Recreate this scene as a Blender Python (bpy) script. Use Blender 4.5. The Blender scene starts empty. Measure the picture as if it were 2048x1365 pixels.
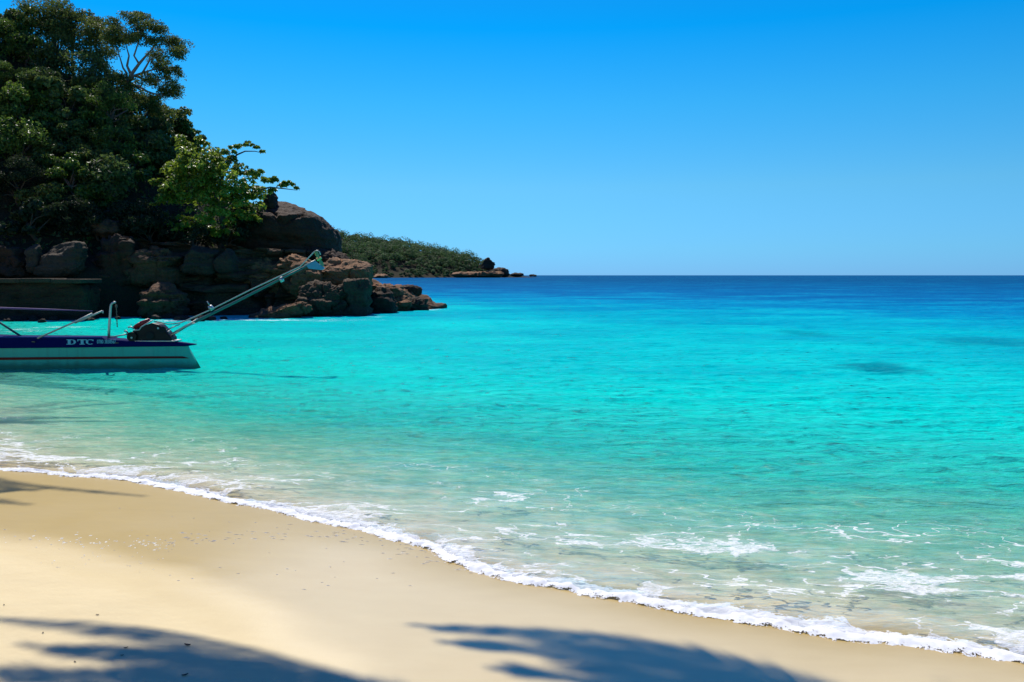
import bpy, bmesh, math, random
import numpy as np
from mathutils import Vector, Matrix

R = math.radians
SC = bpy.context.scene
COL = SC.collection
random.seed(7)

# ------------------------------------------------------------------ camera, sky, sun
F = 1707.0                       # focal length in pixels of a 2048 px wide frame
CAMZ = 2.5
PITCH = math.atan(131.5 / F)
cam_d = bpy.data.cameras.new("camera")
cam_d.sensor_width = 36.0
cam_d.lens = 36.0 * F / 2048.0
cam_d.clip_start = 0.05
cam_d.clip_end = 90000.0
cam = bpy.data.objects.new("camera", cam_d)
cam.location = (0, 0, CAMZ)
cam.rotation_euler = (math.pi / 2 - PITCH, 0, 0)
COL.objects.link(cam)
SC.camera = cam

SUN_EL, SUN_AZ = 50.0, 20.0      # azimuth counted from +Y towards -X
world = bpy.data.worlds.new("World")
SC.world = world
world.use_nodes = True
wt = world.node_tree
wt.nodes.clear()
w_out = wt.nodes.new("ShaderNodeOutputWorld")
w_bg = wt.nodes.new("ShaderNodeBackground")
w_bg.inputs["Strength"].default_value = 0.14
w_sky = wt.nodes.new("ShaderNodeTexSky")
w_sky.sky_type = 'NISHITA'
w_sky.sun_disc = False
w_sky.sun_elevation = R(SUN_EL)
w_sky.sun_rotation = R(-SUN_AZ)
w_sky.altitude = 0
w_sky.air_density = 1.0
w_sky.dust_density = 0.0
w_sky.ozone_density = 3.0
w_gam = wt.nodes.new("ShaderNodeGamma")
w_gam.inputs["Gamma"].default_value = 1.0
w_mul = wt.nodes.new("ShaderNodeMixRGB")
w_mul.blend_type = 'MULTIPLY'
w_mul.inputs[0].default_value = 1.0
w_tc = wt.nodes.new("ShaderNodeTexCoord")
w_sep = wt.nodes.new("ShaderNodeSeparateXYZ")
w_rmp = wt.nodes.new("ShaderNodeValToRGB")     # deep tropical blue, by height above the horizon
_cr = w_rmp.color_ramp
while len(_cr.elements) < 7: _cr.elements.new(.5)
for _e, (_p, _c) in zip(_cr.elements, [(0.0, (.14, .40, 1.0)), (.03, (.16, .46, .90)), (.10, (.20, .545, .78)), (.19, (.095, .60, .86)), (.27, (.006, .59, .95)), (.6, (.10, .37, .88)), (1.0, (.30, .30, .9))]):
    _e.position = _p
    _e.color = _c + (1,)
wt.links.new(w_tc.outputs["Generated"], w_sep.inputs[0])
wt.links.new(w_sep.outputs[2], w_rmp.inputs[0])
wt.links.new(w_rmp.outputs[0], w_mul.inputs[2])
wt.links.new(w_sky.outputs[0], w_gam.inputs[0])
wt.links.new(w_gam.outputs[0], w_mul.inputs[1])
wt.links.new(w_mul.outputs[0], w_bg.inputs["Color"])
wt.links.new(w_bg.outputs[0], w_out.inputs["Surface"])

sun_d = bpy.data.lights.new("sun", 'SUN')
sun_d.energy = 5.0
sun_d.angle = R(0.53)
sun_d.color = (1.0, 0.95, 0.86)
sun = bpy.data.objects.new("sun", sun_d)
SUNV = Vector((-math.sin(R(SUN_AZ)) * math.cos(R(SUN_EL)), math.cos(R(SUN_AZ)) * math.cos(R(SUN_EL)), math.sin(R(SUN_EL))))
sun.rotation_euler = SUNV.to_track_quat('Z', 'Y').to_euler()
sun.location = SUNV * 60
COL.objects.link(sun)

SC.view_settings.view_transform = 'Standard'
SC.view_settings.look = 'None'
SC.view_settings.exposure = 0.0
SC.view_settings.gamma = 1.0
SC.cycles.max_bounces = 8
SC.cycles.transparent_max_bounces = 12
SC.cycles.sample_clamp_indirect = 4.0
SC.cycles.sample_clamp_direct = 3.0
SC.cycles.caustics_reflective = False
SC.cycles.caustics_refractive = False

# ------------------------------------------------------------------ helpers
CP, SP = math.cos(PITCH), math.sin(PITCH)


def ray(px, py):
    u, v = (px - 1024) / F, (682.5 - py) / F
    return Vector((u, CP + v * SP, -SP + v * CP))


def at(px, py, Y):
    d = ray(px, py)
    return Vector((0, 0, CAMZ)) + d * (Y / d.y)


def ground(px, py, z=0.0):
    d = ray(px, py)
    return Vector((0, 0, CAMZ)) + d * ((z - CAMZ) / d.z)


def tag(o, label=None, cat=None, group=None, kind=None):
    if label: o["label"] = label
    if cat: o["category"] = cat
    if group: o["group"] = group
    if kind: o["kind"] = kind
    return o


def empty(name, loc):
    o = bpy.data.objects.new(name, None)
    o.empty_display_size = 0.2
    o.location = loc
    COL.objects.link(o)
    return o


def np_mesh(name, V, Fc, mat=None, smooth=True, face_attr=None, vert_attr=None):
    """V (n,3) and Fc (m,k) arrays -> mesh"""
    V = np.asarray(V, np.float32)
    Fc = np.asarray(Fc, np.int32)
    me = bpy.data.meshes.new(name)
    me.vertices.add(len(V))
    me.vertices.foreach_set("co", V.ravel())
    k = Fc.shape[1]
    me.loops.add(Fc.size)
    me.loops.foreach_set("vertex_index", Fc.ravel())
    me.polygons.add(len(Fc))
    me.polygons.foreach_set("loop_start", np.arange(0, Fc.size, k, dtype=np.int32))
    me.polygons.foreach_set("loop_total", np.full(len(Fc), k, np.int32))
    me.polygons.foreach_set("use_smooth", np.full(len(Fc), bool(smooth)))
    me.update(calc_edges=True)
    for nm, arr in (face_attr or {}).items():
        a = me.attributes.new(nm, 'FLOAT', 'FACE')
        a.data.foreach_set("value", np.asarray(arr, np.float32))
    for nm, arr in (vert_attr or {}).items():
        a = me.attributes.new(nm, 'FLOAT', 'POINT')
        a.data.foreach_set("value", np.asarray(arr, np.float32))
    if mat: me.materials.append(mat)
    return me


def link(name, me, parent=None, loc=None):
    o = bpy.data.objects.new(name, me)
    COL.objects.link(o)
    if loc is not None: o.location = loc
    if parent:
        o.parent = parent
    return o


def sub(parent, name, me):
    """a part whose mesh is in world coordinates, under an unrotated parent"""
    o = bpy.data.objects.new(name, me)
    COL.objects.link(o)
    o.parent = parent
    off = Vector((0, 0, 0))
    p = parent
    while p is not None:
        off += p.location
        p = p.parent
    o.location = -off
    return o


class MB:
    def __init__(self):
        self.v, self.f = [], []

    def add(self, vs, fs):
        n = len(self.v)
        self.v += [tuple(p) for p in vs]
        self.f += [tuple(i + n for i in f) for f in fs]
        return self

    def box(self, c, s, rot=None):
        c = Vector(c)
        m = rot.to_matrix() if rot else Matrix.Identity(3)
        vs = [c + m @ Vector((x * s[0] / 2, y * s[1] / 2, z * s[2] / 2)) for x in (-1, 1) for y in (-1, 1) for z in (-1, 1)]
        return self.add(vs, [(0, 1, 3, 2), (4, 6, 7, 5), (0, 4, 5, 1), (2, 3, 7, 6), (0, 2, 6, 4), (1, 5, 7, 3)])

    def tube(self, pts, rad, n=8, cap=True, sy=1.0):
        pts = [Vector(p) for p in pts]
        if not hasattr(rad, '__len__'): rad = [rad] * len(pts)
        rings = []
        prev = None
        for i, p in enumerate(pts):
            t = (pts[min(i + 1, len(pts) - 1)] - pts[max(i - 1, 0)]).normalized()
            a = prev if prev else (Vector((0, 0, 1)) if abs(t.z) < .9 else Vector((0, 1, 0)))
            u = (a - t * a.dot(t)).normalized()
            w = t.cross(u)
            prev = u
            rings.append([p + (u * math.cos(2 * math.pi * j / n) + w * sy * math.sin(2 * math.pi * j / n)) * rad[i] for j in range(n)])
        vs = [q for r_ in rings for q in r_]
        fs = []
        for i in range(len(pts) - 1):
            for j in range(n):
                a, b = i * n + j, i * n + (j + 1) % n
                fs.append((a, b, b + n, a + n))
        if cap:
            fs.append(tuple(range(n))[::-1])
            fs.append(tuple(range((len(pts) - 1) * n, len(pts) * n)))
        return self.add(vs, fs)

    def prism(self, poly, y0, y1):
        """poly of (x,z) points extruded along y"""
        n = len(poly)
        vs = [(x, y0, z) for x, z in poly] + [(x, y1, z) for x, z in poly]
        fs = [tuple(range(n)), tuple(range(2 * n - 1, n - 1, -1))]
        for i in range(n):
            j = (i + 1) % n
            fs.append((i, i + n, j + n, j))
        return self.add(vs, fs)

    def mesh(self, name, mat, smooth=False, bevel=0.0):
        me = bpy.data.meshes.new(name)
        me.from_pydata(self.v, [], self.f)
        bm = bmesh.new()
        bm.from_mesh(me)
        bmesh.ops.recalc_face_normals(bm, faces=bm.faces)
        if bevel:
            bmesh.ops.bevel(bm, geom=[e for e in bm.edges if len(e.link_faces) == 2 and e.calc_face_angle(0) > .5], offset=bevel, segments=2, affect='EDGES', profile=.5)
        bm.to_mesh(me)
        bm.free()
        if smooth:
            me.polygons.foreach_set("use_smooth", np.full(len(me.polygons), True))
        me.materials.append(mat)
        return me


# ---- numpy noise
def _hash(ix, iy, iz, seed):
    h = (ix.astype(np.int64) * 374761393 + iy.astype(np.int64) * 668265263 + iz.astype(np.int64) * 2147483647 + seed * 974711) & 0xFFFFFFFF
    h = ((h ^ (h >> 13)) * 1274126177) & 0xFFFFFFFF
    h = ((h ^ (h >> 16)) * 2246822519) & 0xFFFFFFFF
    return ((h ^ (h >> 15)) & 0xFFFFFF) / float(0xFFFFFF) * 2 - 1


def vnoise(P, seed=0):
    P = np.asarray(P, float)
    i = np.floor(P).astype(np.int64)
    f = P - i
    f = f * f * f * (f * (f * 6 - 15) + 10)
    out = 0
    for dx in (0, 1):
        for dy in (0, 1):
            for dz in (0, 1):
                w = (f[:, 0] if dx else 1 - f[:, 0]) * (f[:, 1] if dy else 1 - f[:, 1]) * (f[:, 2] if dz else 1 - f[:, 2])
                out = out + w * _hash(i[:, 0] + dx, i[:, 1] + dy, i[:, 2] + dz, seed)
    return out


def fbm(P, octv=4, seed=0, gain=.5, lac=2.03):
    P = np.asarray(P, float)
    s, a, t = 0, 1.0, 0
    for o in range(octv):
        s = s + a * vnoise(P * lac ** o + 17.3 * o, seed + o)
        t += a
        a *= gain
    return s / t


def sstep(a, b, x):
    t = np.clip((x - a) / (b - a), 0, 1)
    return t * t * (3 - 2 * t)


def P3(x, y, z=None):
    return np.stack([x, y, np.zeros_like(x) if z is None else z], 1)


# ------------------------------------------------------------------ materials
class N:
    def __init__(self, name):
        self.m = bpy.data.materials.new(name)
        self.m.use_nodes = True
        self.t = self.m.node_tree
        self.t.nodes.clear()
        self.out = self.t.nodes.new("ShaderNodeOutputMaterial")

    def n(self, typ, ins=None, **props):
        nd = self.t.nodes.new("ShaderNode" + typ)
        for k, v in props.items(): setattr(nd, k, v)
        for k, v in (ins or {}).items():
            s = nd.inputs[k]
            if isinstance(v, bpy.types.NodeSocket): self.t.links.new(v, s)
            elif isinstance(v, bpy.types.Node): self.t.links.new(v.outputs[0], s)
            else: s.default_value = v
        return nd

    def math(self, op, a, b=0.0, clamp=False):
        return self.n("Math", {0: a, 1: b}, operation=op, use_clamp=clamp).outputs[0]

    def mix(self, fac, a, b, mode='MIX'):
        if isinstance(a, tuple) and len(a) == 3: a = a + (1,)
        if isinstance(b, tuple) and len(b) == 3: b = b + (1,)
        return self.n("MixRGB", {0: fac, 1: a, 2: b}, blend_type=mode).outputs[0]

    def ramp(self, fac, stops, interp='LINEAR'):
        nd = self.n("ValToRGB", {0: fac})
        cr = nd.color_ramp
        cr.interpolation = interp
        while len(cr.elements) < len(stops): cr.elements.new(0.5)
        for e, (p, c) in zip(cr.elements, stops):
            e.position = p
            e.color = (c if not isinstance(c, (int, float)) else (c, c, c)) + (1,) if not isinstance(c, (int, float)) else (c, c, c, 1)
        return nd.outputs[0]

    def attr(self, name):
        return self.n("Attribute", attribute_name=name).outputs["Fac"]

    def pos(self):
        return self.n("NewGeometry").outputs["Position"]

    def obj(self):
        return self.n("TexCoord").outputs["Object"]

    def scaled(self, vec, s):
        return self.n("Mapping", {"Vector": vec, "Scale": s}).outputs[0]

    def noise(self, vec, scale, detail=4, rough=.55, dist=0.0):
        return self.n("TexNoise", {"Vector": vec, "Scale": scale, "Detail": detail, "Roughness": rough, "Distortion": dist}).outputs[0]

    def bump(self, h, strength, dist, normal=None):
        ins = {"Height": h, "Strength": strength, "Distance": dist}
        if normal: ins["Normal"] = normal
        return self.n("Bump", ins).outputs[0]

    def finish(self, shader):
        self.t.links.new(shader.outputs[0] if isinstance(shader, bpy.types.Node) else shader, self.out.inputs["Surface"])
        return self.m


def paint(name, col, rough=.45, metal=0.0, wear=0.15, spec=.5, scale=6.0):
    b = N(name)
    nz = b.noise(b.obj(), scale, 5, .6)
    c = b.mix(b.math('MULTIPLY', nz, wear * 2), col, tuple(x * .45 for x in col))
    r = b.math('ADD', b.math('MULTIPLY', nz, .25), rough - .1)
    p = b.n("BsdfPrincipled", {"Base Color": c, "Roughness": r, "Metallic": metal, "Specular IOR Level": spec})
    return b.finish(p)


def mat_sand():
    b = N("sand")
    wet = b.attr("wet")
    pos = b.pos()
    fine = b.noise(pos, 160, 3, .7)
    mid = b.noise(b.scaled(pos, (1, 2.2, 1)), 3.0, 5, .6)
    dry = b.mix(mid, (0.82, 0.68, 0.40), (0.74, 0.59, 0.33))
    dry = b.mix(b.math('MULTIPLY', fine, .25), dry, (0.50, 0.38, 0.20))
    wetc = b.mix(mid, (0.54, 0.375, 0.092), (0.46, 0.315, 0.075))
    wetc = b.mix(b.math('MULTIPLY', fine, .2), wetc, (0.28, 0.2, 0.1))
    c = b.mix(wet, dry, wetc)
    c = b.mix(b.attr('under'), c, b.mix(b.ramp(mid, [(.35, 0.0), (.65, 1.0)]), (.84, .73, .47), (.62, .50, .28)))
    sh = b.attr('sheen')
    rough = b.ramp(sh, [(0, .95), (.45, .6), (1, .34)])
    h = b.math('ADD', b.math('MULTIPLY', fine, .4), b.noise(pos, 14, 5, .6))
    bs = b.math('SUBTRACT', 1.0, b.math('MULTIPLY', sh, .88))
    nrm = b.n("Bump", {"Height": h, "Strength": b.math('MULTIPLY', bs, .35), "Distance": .02}).outputs[0]
    p = b.n("BsdfPrincipled", {"Base Color": c, "Roughness": rough, "Specular IOR Level": b.math('ADD', .12, b.math('MULTIPLY', sh, .42)), "Normal": nrm})
    return b.finish(p)


def mat_sea():
    b = N("sea_water")
    depth = b.attr("depth")
    foam_a = b.attr("foam")
    pos = b.pos()
    # ripples: world-space noise, long across the view of the open bay
    n1 = b.noise(b.scaled(pos, (.55, 1.5, 1)), 1.6, 4, .55, .4)
    n2 = b.noise(b.scaled(pos, (1, 2.4, 1)), 5.0, 4, .6, .6)
    n3 = b.noise(b.scaled(pos, (.16, .5, 1)), .35, 3, .5)
    h = b.math('ADD', b.math('ADD', b.math('MULTIPLY', n1, .22), b.math('MULTIPLY', n2, .06)), b.math('MULTIPLY', n3, .5))
    n4 = b.noise(b.scaled(pos, (1, 1.9, 1)), 13.0, 3, .6, .3)
    h = b.math('ADD', h, b.math('MULTIPLY', n4, .034))
    nrm = b.bump(h, 1.0, .48)
    # colour of the water body by depth, with ripple light and dark painted over
    nB = b.noise(b.scaled(pos, (.8, 1.0, 1)), 4.6, 5, .62, .8)
    nA = b.noise(b.scaled(pos, (.62, 1.05, 1)), 1.15, 8, .68, .35)
    nF = b.noise(b.scaled(pos, (.10, .16, 1)), .8, 6, .65, .3)
    n12 = b.math('ADD', b.math('ADD', b.math('MULTIPLY', nA, .45), b.math('MULTIPLY', nF, .27)), b.math('MULTIPLY', nB, .28))
    mot = b.math('ADD', b.math('MULTIPLY', b.math('SUBTRACT', nA, .5), 1.9), b.math('MULTIPLY', b.math('SUBTRACT', nB, .5), 3.6))  # mottling imitates caustics and refraction by varying the tint depth
    dv = b.math('MULTIPLY', depth, b.math('MAXIMUM', b.math('ADD', 1.0, mot), .06))
    dfar = b.math('MULTIPLY', depth, b.math('ADD', 1.0, b.math('MULTIPLY', b.math('SUBTRACT', nF, .5), 1.3)))
    sc = b.ramp(b.math('DIVIDE', dfar, 12.0), [(0, (.60, .66, .34)), (.012, (.32, .74, .44)), (.035, (.04, .80, .58)), (.075, (.0, .83, .66)), (.13, (.0, .62, .59)), (.21, (.0, .41, .51)), (.31, (.0, .25, .46)), (.46, (.0, .125, .34)), (1, (.0, .055, .19))])
    rip = b.ramp(n12, [(.49, 0.0), (.62, 1.0)])
    lite = b.ramp(n12, [(.37, 1.0), (.49, 0.0)])
    sc = b.mix(b.math('MULTIPLY', rip, .62), sc, b.mix(.5, sc, (0, .10, .22)))  # dark ripple faces painted into the body colour by noise
    sc = b.mix(b.math('MULTIPLY', lite, .35), sc, (.01, .72, .74))  # bright ripple streaks painted into the body colour by noise
    sc = b.mix(b.math("MULTIPLY", b.attr("weed"), .82), sc, (.0, .075, .16))
    dcol = b.n("BsdfDiffuse", {"Color": sc, "Normal": b.bump(h, 1.0, .6)})

    def ex(k):
        return b.math('EXPONENT', b.math('MULTIPLY', dv, -k))
    tint = b.n("CombineColor", {0: ex(1.7), 1: ex(.12), 2: ex(.16)}).outputs[0]
    tr = b.n("BsdfTransparent", {"Color": b.mix(b.math('MULTIPLY', rip, .35), tint, (.10, .52, .55))})  # painted ripple darkness also tints the see-through part
    s = b.math('SUBTRACT', 1.0, b.math('EXPONENT', b.math('MULTIPLY', dv, -1.5)))
    body = b.n("MixShader", {0: s, 1: tr, 2: dcol})
    fr = b.n("Fresnel", {"IOR": 1.33, "Normal": nrm}).outputs[0]
    far = b.math('DIVIDE', depth, 6.0, True)
    fr = b.math('MINIMUM', fr, b.math('SUBTRACT', .28, b.math('MULTIPLY', b.math('DIVIDE', depth, 2.4, True), .22)))
    gl = b.n("BsdfGlossy", {"Color": (1, 1, 1, 1), "Roughness": b.math('ADD', .03, b.math('MULTIPLY', far, .10)), "Normal": nrm})
    w = b.n("MixShader", {0: fr, 1: body, 2: gl})
    # foam lace
    pos = b.n('Mapping', {'Vector': pos, 'Rotation': (0, 0, .48), 'Scale': (.62, 1.15, 1)}).outputs[0]
    dn = b.noise(pos, 1.4, 4, .6)
    dv3 = b.n("VectorMath", {0: pos, 1: b.n("CombineXYZ", {0: b.math('MULTIPLY', dn, 1.6), 1: b.math('MULTIPLY', b.noise(pos, 1.9, 3), 1.6), 2: 0.0}).outputs[0]}, operation='ADD').outputs[0]
    flat = b.scaled(dv3, (1, 1.25, 0))
    v1 = b.n("TexVoronoi", {"Vector": flat, "Scale": 1.7}, feature='DISTANCE_TO_EDGE').outputs["Distance"]
    v2 = b.n("TexVoronoi", {"Vector": flat, "Scale": 5.0}, feature='DISTANCE_TO_EDGE').outputs["Distance"]
    patch = b.noise(b.scaled(pos, (1, 1.4, 0)), .75, 5, .65)
    k = b.math('MULTIPLY', foam_a, b.ramp(patch, [(.44, 0.0), (.66, 1.0)]))
    l1 = b.math('LESS_THAN', v1, b.math('MULTIPLY', b.math('POWER', k, 1.3), .26))
    l2 = b.math('LESS_THAN', v2, b.math('MULTIPLY', b.math('SUBTRACT', k, .3), .42))
    brk = b.ramp(b.noise(pos, 26, 4, .7), [(.36, .25), (.56, 1.0)])
    solid = b.ramp(b.math('ADD', foam_a, b.math('MULTIPLY', b.math('SUBTRACT', b.noise(pos, 9, 5, .7), .5), .8)), [(1.15 / 2, 0.0), (1.3 / 2, 1.0)]) if False else b.math('GREATER_THAN', b.math('ADD', foam_a, b.math('MULTIPLY', b.math('SUBTRACT', b.noise(pos, 7, 5, .75), .5), 1.2)), 1.3)
    fm = b.math('MAXIMUM', b.math('MULTIPLY', b.math('MAXIMUM', l1, l2), brk), solid)
    veil = b.math('MULTIPLY', b.math('MULTIPLY', k, b.ramp(b.noise(pos, 5, 5, .7), [(.40, 0.0), (.66, 1.0)])), .62)
    fm = b.math('MAXIMUM', b.math('MULTIPLY', fm, b.ramp(b.noise(pos, 11, 4, .7), [(.3, .5), (.55, 1.0)])), veil)
    fd = b.n("BsdfDiffuse", {"Color": (.86, .87, .86, 1), "Normal": b.bump(b.noise(pos, 40, 3), .5, .02)})
    return b.finish(b.n("MixShader", {0: b.math('MULTIPLY', fm, .92), 1: w, 2: fd}))


def mat_foam():
    b = N("foam")
    pos = b.pos()
    nz = b.noise(pos, 60, 4, .7)
    c = b.mix(nz, (.97, .97, .95), (.92, .92, .9))
    d = b.n("BsdfDiffuse", {"Color": c, "Normal": b.bump(nz, .25, .008)})
    t = b.n("BsdfTranslucent", {"Color": c})
    body = b.n("MixShader", {0: .06, 1: d, 2: t})
    hole = b.math('ADD', b.noise(pos, 9, 6, .78), b.math('MULTIPLY', b.noise(pos, 60, 3, .7), .45))
    a = b.math('GREATER_THAN', b.math('ADD', b.attr("cover"), b.math('MULTIPLY', b.math('SUBTRACT', hole, .72), 2.6)), .46)
    return b.finish(b.n("MixShader", {0: a, 1: b.n("BsdfTransparent"), 2: body}))


def mat_rock(name, c1, c2, c3, wet=True):
    b = N(name)
    pos = b.pos()
    strat = b.noise(b.scaled(pos, (.35, .35, 2.2)), 1.3, 5, .6, .3)
    big = b.noise(pos, .55, 4, .6)
    fine = b.noise(pos, 7, 6, .7)
    c = b.mix(b.ramp(strat, [(.35, 0.0), (.65, 1.0)]), c1, c2)
    c = b.mix(b.math('MULTIPLY', b.ramp(big, [(.45, 0.0), (.7, 1.0)]), .7), c, c3)
    c = b.mix(b.ramp(fine, [(.5, 0.0), (.72, .75)]), c, tuple(x * .35 for x in c1))
    if wet:
        z = b.n("SeparateXYZ", {0: pos}).outputs[2]
        wl = b.ramp(b.math('ADD', b.math('MULTIPLY', z, .6), b.math('MULTIPLY', big, .35)), [(.2, .7), (.75, 0.0)])
        c = b.mix(wl, c, (.025, .022, .02))
    h = b.math('ADD', b.math('ADD', b.math('MULTIPLY', strat, .8), b.math('MULTIPLY', fine, .35)), b.math('MULTIPLY', b.noise(pos, 2.2, 5, .65), .8))
    p = b.n("BsdfPrincipled", {"Base Color": c, "Roughness": .85, "Specular IOR Level": .25, "Normal": b.bump(h, .9, .25)})
    return b.finish(p)


def mat_leaf(name, dark, light, gloss=.35, trans=.35):
    b = N(name)
    s = b.attr("shade")
    c = b.mix(s, dark, light)
    d = b.n("BsdfPrincipled", {"Base Color": c, "Roughness": gloss + .1, "Specular IOR Level": .32})
    t = b.n("BsdfTranslucent", {"Color": b.mix(.5, c, tuple(min(1, x * 1.5) for x in light))})
    return b.finish(b.n("MixShader", {0: trans, 1: d, 2: t}))


def mat_bark(name, c1, c2):
    b = N(name)
    nz = b.noise(b.scaled(b.obj(), (6, 6, 1)), 3, 5, .65)
    return b.finish(b.n("BsdfPrincipled", {"Base Color": b.mix(nz, c1, c2), "Roughness": .9, "Normal": b.bump(nz, .6, .03)}))


def mat_soil():
    b = N("hill_soil")
    nz = b.noise(b.pos(), .8, 6, .65)
    return b.finish(b.n("BsdfPrincipled", {"Base Color": b.mix(nz, (.022, .026, .012), (.045, .035, .022)), "Roughness": 1.0, "Specular IOR Level": .1, "Normal": b.bump(nz, 1, .5)}))


M = dict(
    sand=mat_sand(), sea=mat_sea(), foam=mat_foam(), soil=mat_soil(),
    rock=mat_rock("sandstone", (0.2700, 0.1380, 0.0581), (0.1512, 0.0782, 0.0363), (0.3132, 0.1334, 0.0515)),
    rock_dark=mat_rock("sandstone_shade_darkened", (0.0594, 0.0331, 0.0172), (0.0378, 0.0221, 0.0119), (0.0810, 0.0368, 0.0172)),  # dark stone; also carries the deep shade of the left rocks in its colour
    rock_mid=mat_rock("brown_stone_shade_darkened", (0.1188, 0.0626, 0.0290), (0.0648, 0.0350, 0.0172), (0.1620, 0.0736, 0.0304)),  # brown stone with the shade on cliff and left boulders put into its colour
    rock_grey_shaded=mat_rock('grey_stone_shade_darkened', (0.0670, 0.0460, 0.0277), (0.0389, 0.0276, 0.0172), (0.0810, 0.0506, 0.0277)),  # darker copy of the grey stone, shade of the split boulder painted in
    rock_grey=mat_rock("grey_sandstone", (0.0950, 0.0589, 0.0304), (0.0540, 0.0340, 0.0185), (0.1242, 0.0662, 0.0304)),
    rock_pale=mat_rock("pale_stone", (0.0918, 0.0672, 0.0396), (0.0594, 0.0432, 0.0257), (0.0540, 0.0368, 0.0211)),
    leaf=mat_leaf("leaf_dark_green", (.012, .038, .006), (.135, .215, .03)),
    leaf2=mat_leaf("leaf_olive", (.020, .040, .008), (.15, .19, .036), .45),
    leaf3=mat_leaf("leaf_bright_green", (.05, .10, .010), (.24, .32, .035), .3, .42),
    leaf4=mat_leaf("leaf_grey_green", (.012, .030, .008), (.12, .175, .04), .4),
    leaf_shaded=mat_leaf('leaf_shade_darkened', (.005, .014, .005), (.035, .055, .018), .5),  # darkened leaf copy: shade of the low bushes put into the colour
    weed=mat_rock('weedy_reef', (.006, .016, .020), (.004, .010, .014), (.010, .020, .018), False),
    far_leaf=mat_leaf("leaf_far_wood", (.018, .058, .022), (.11, .185, .055), .6, .3),
    palm=mat_leaf("palm_leaf", (.03, .07, .012), (.09, .15, .03), .35, .2),
    bark=mat_bark("bark", (.10, .075, .055), (.05, .038, .03)),
    bark_pale=mat_bark("pale_bark", (.26, .21, .17), (.14, .11, .09)),
)

# ------------------------------------------------------------------ shoreline and ground
shore_px = [(0, 935), (70, 944), (140, 950), (220, 954), (300, 964), (360, 976), (420, 990), (480, 1003), (540, 1016), (600, 1030), (660, 1044), (720, 1057),
            (780, 1070), (840, 1084), (880, 1098), (915, 1122), (960, 1139), (1010, 1153), (1070, 1166), (1130, 1176), (1190, 1187), (1250, 1197), (1310, 1208), (1370, 1222),
            (1430, 1231), (1490, 1237), (1550, 1247), (1610, 1259), (1670, 1270), (1720, 1274), (1760, 1271), (1820, 1281), (1900, 1293), (1970, 1304), (2048, 1316)]
SH = [(-70, 62), (-48, 50), (-38, 46), (-30, 38), (-22, 28), (-15.5, 19.5), (-11.0, 14.5), (-8.5, 12.2)] + [tuple(ground(*p)[:2]) for p in shore_px] + [(4.1, 5.25), (5.5, 4.8), (8, 3.9), (14, 2), (30, -3), (60, -10), (160, -30)]
SH = np.array(SH)


def signed_dist(x, y, poly):
    """distance to the polyline; positive on its right-hand side (the land)"""
    best = np.full(x.shape, 1e18)
    sign = np.ones(x.shape)
    for (ax, ay), (bx, by) in zip(poly[:-1], poly[1:]):
        dx, dy = bx - ax, by - ay
        t = np.clip(((x - ax) * dx + (y - ay) * dy) / (dx * dx + dy * dy), 0, 1)
        qx, qy = x - (ax + t * dx), y - (ay + t * dy)
        d = qx * qx + qy * qy
        s = np.where(dx * (y - ay) - dy * (x - ax) < 0, 1.0, -1.0)
        m = d < best - 1e-12
        best = np.where(m, d, best)
        sign = np.where(m, s, sign)
    return np.sqrt(best) * sign


DEP_S = [0, 2, 4, 8, 14, 25, 36, 50, 80, 150, 400]
DEP_D = [0, .15, .34, .80, 1.35, 1.95, 2.4, 3.4, 5.0, 8.0, 12.0]


def sea_depth(s):
    return np.interp(s, DEP_S, DEP_D)


def land_z(d):
    return np.where(d > 0, np.interp(d, [0, 1, 4, 8, 20, 60], [0, .07, .28, .50, .95, 2.2]), -sea_depth(-d))


DRY = np.array([tuple(ground(px, py, .2)[:2]) for px, py in [(-900, 1010), (-300, 1045), (0, 1088), (120, 1112), (240, 1150), (340, 1188), (430, 1218), (500, 1252), (560, 1292), (610, 1330), (660, 1380), (720, 1480), (760, 1700), (800, 2400)]])


def axis(n, lo, hi, c, k):
    u = np.linspace(-1, 1, n)
    g = np.sinh(k * u) / np.sinh(k)
    return np.where(g < 0, c + g * (c - lo), c + g * (hi - c))


def grid_faces(nr, nc):
    i = np.arange(nr - 1)[:, None] * nc + np.arange(nc - 1)[None, :]
    i = i.ravel()
    return np.stack([i, i + 1, i + nc + 1, i + nc], 1)


def beach_z(x, y, sd=None):
    if sd is None: sd = signed_dist(x, y, SH)
    return land_z(sd) + .012 * fbm(P3(x * .9, y * .9), 4, 3) * np.clip(sd, 0, 1.5) + .02 * sstep(-.1, .5, signed_dist(x, y, DRY)) * (1 + .6 * fbm(P3(x * 2.5, y * 2.5), 3, 9))


def on_beach(px, py):
    """the point of the sand seen at a pixel"""
    zz = .1
    for _ in range(6):
        g = ground(px, py, zz)
        zz = float(beach_z(np.array([g.x]), np.array([g.y]))[0])
    g.z = zz
    return g


gx, gy = axis(420, -130, 130, -1, 4.2), axis(420, -45, 170, 7, 4.2)
X, Y = np.meshgrid(gx, gy)
x, y = X.ravel(), Y.ravel()
sd = signed_dist(x, y, SH)
dry = signed_dist(x, y, DRY)
z = beach_z(x, y, sd)
edge = dry + .22 * fbm(P3(x * .8, y * .8), 3, 21)
wet = 1 - sstep(-.55, .35, edge)
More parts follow.
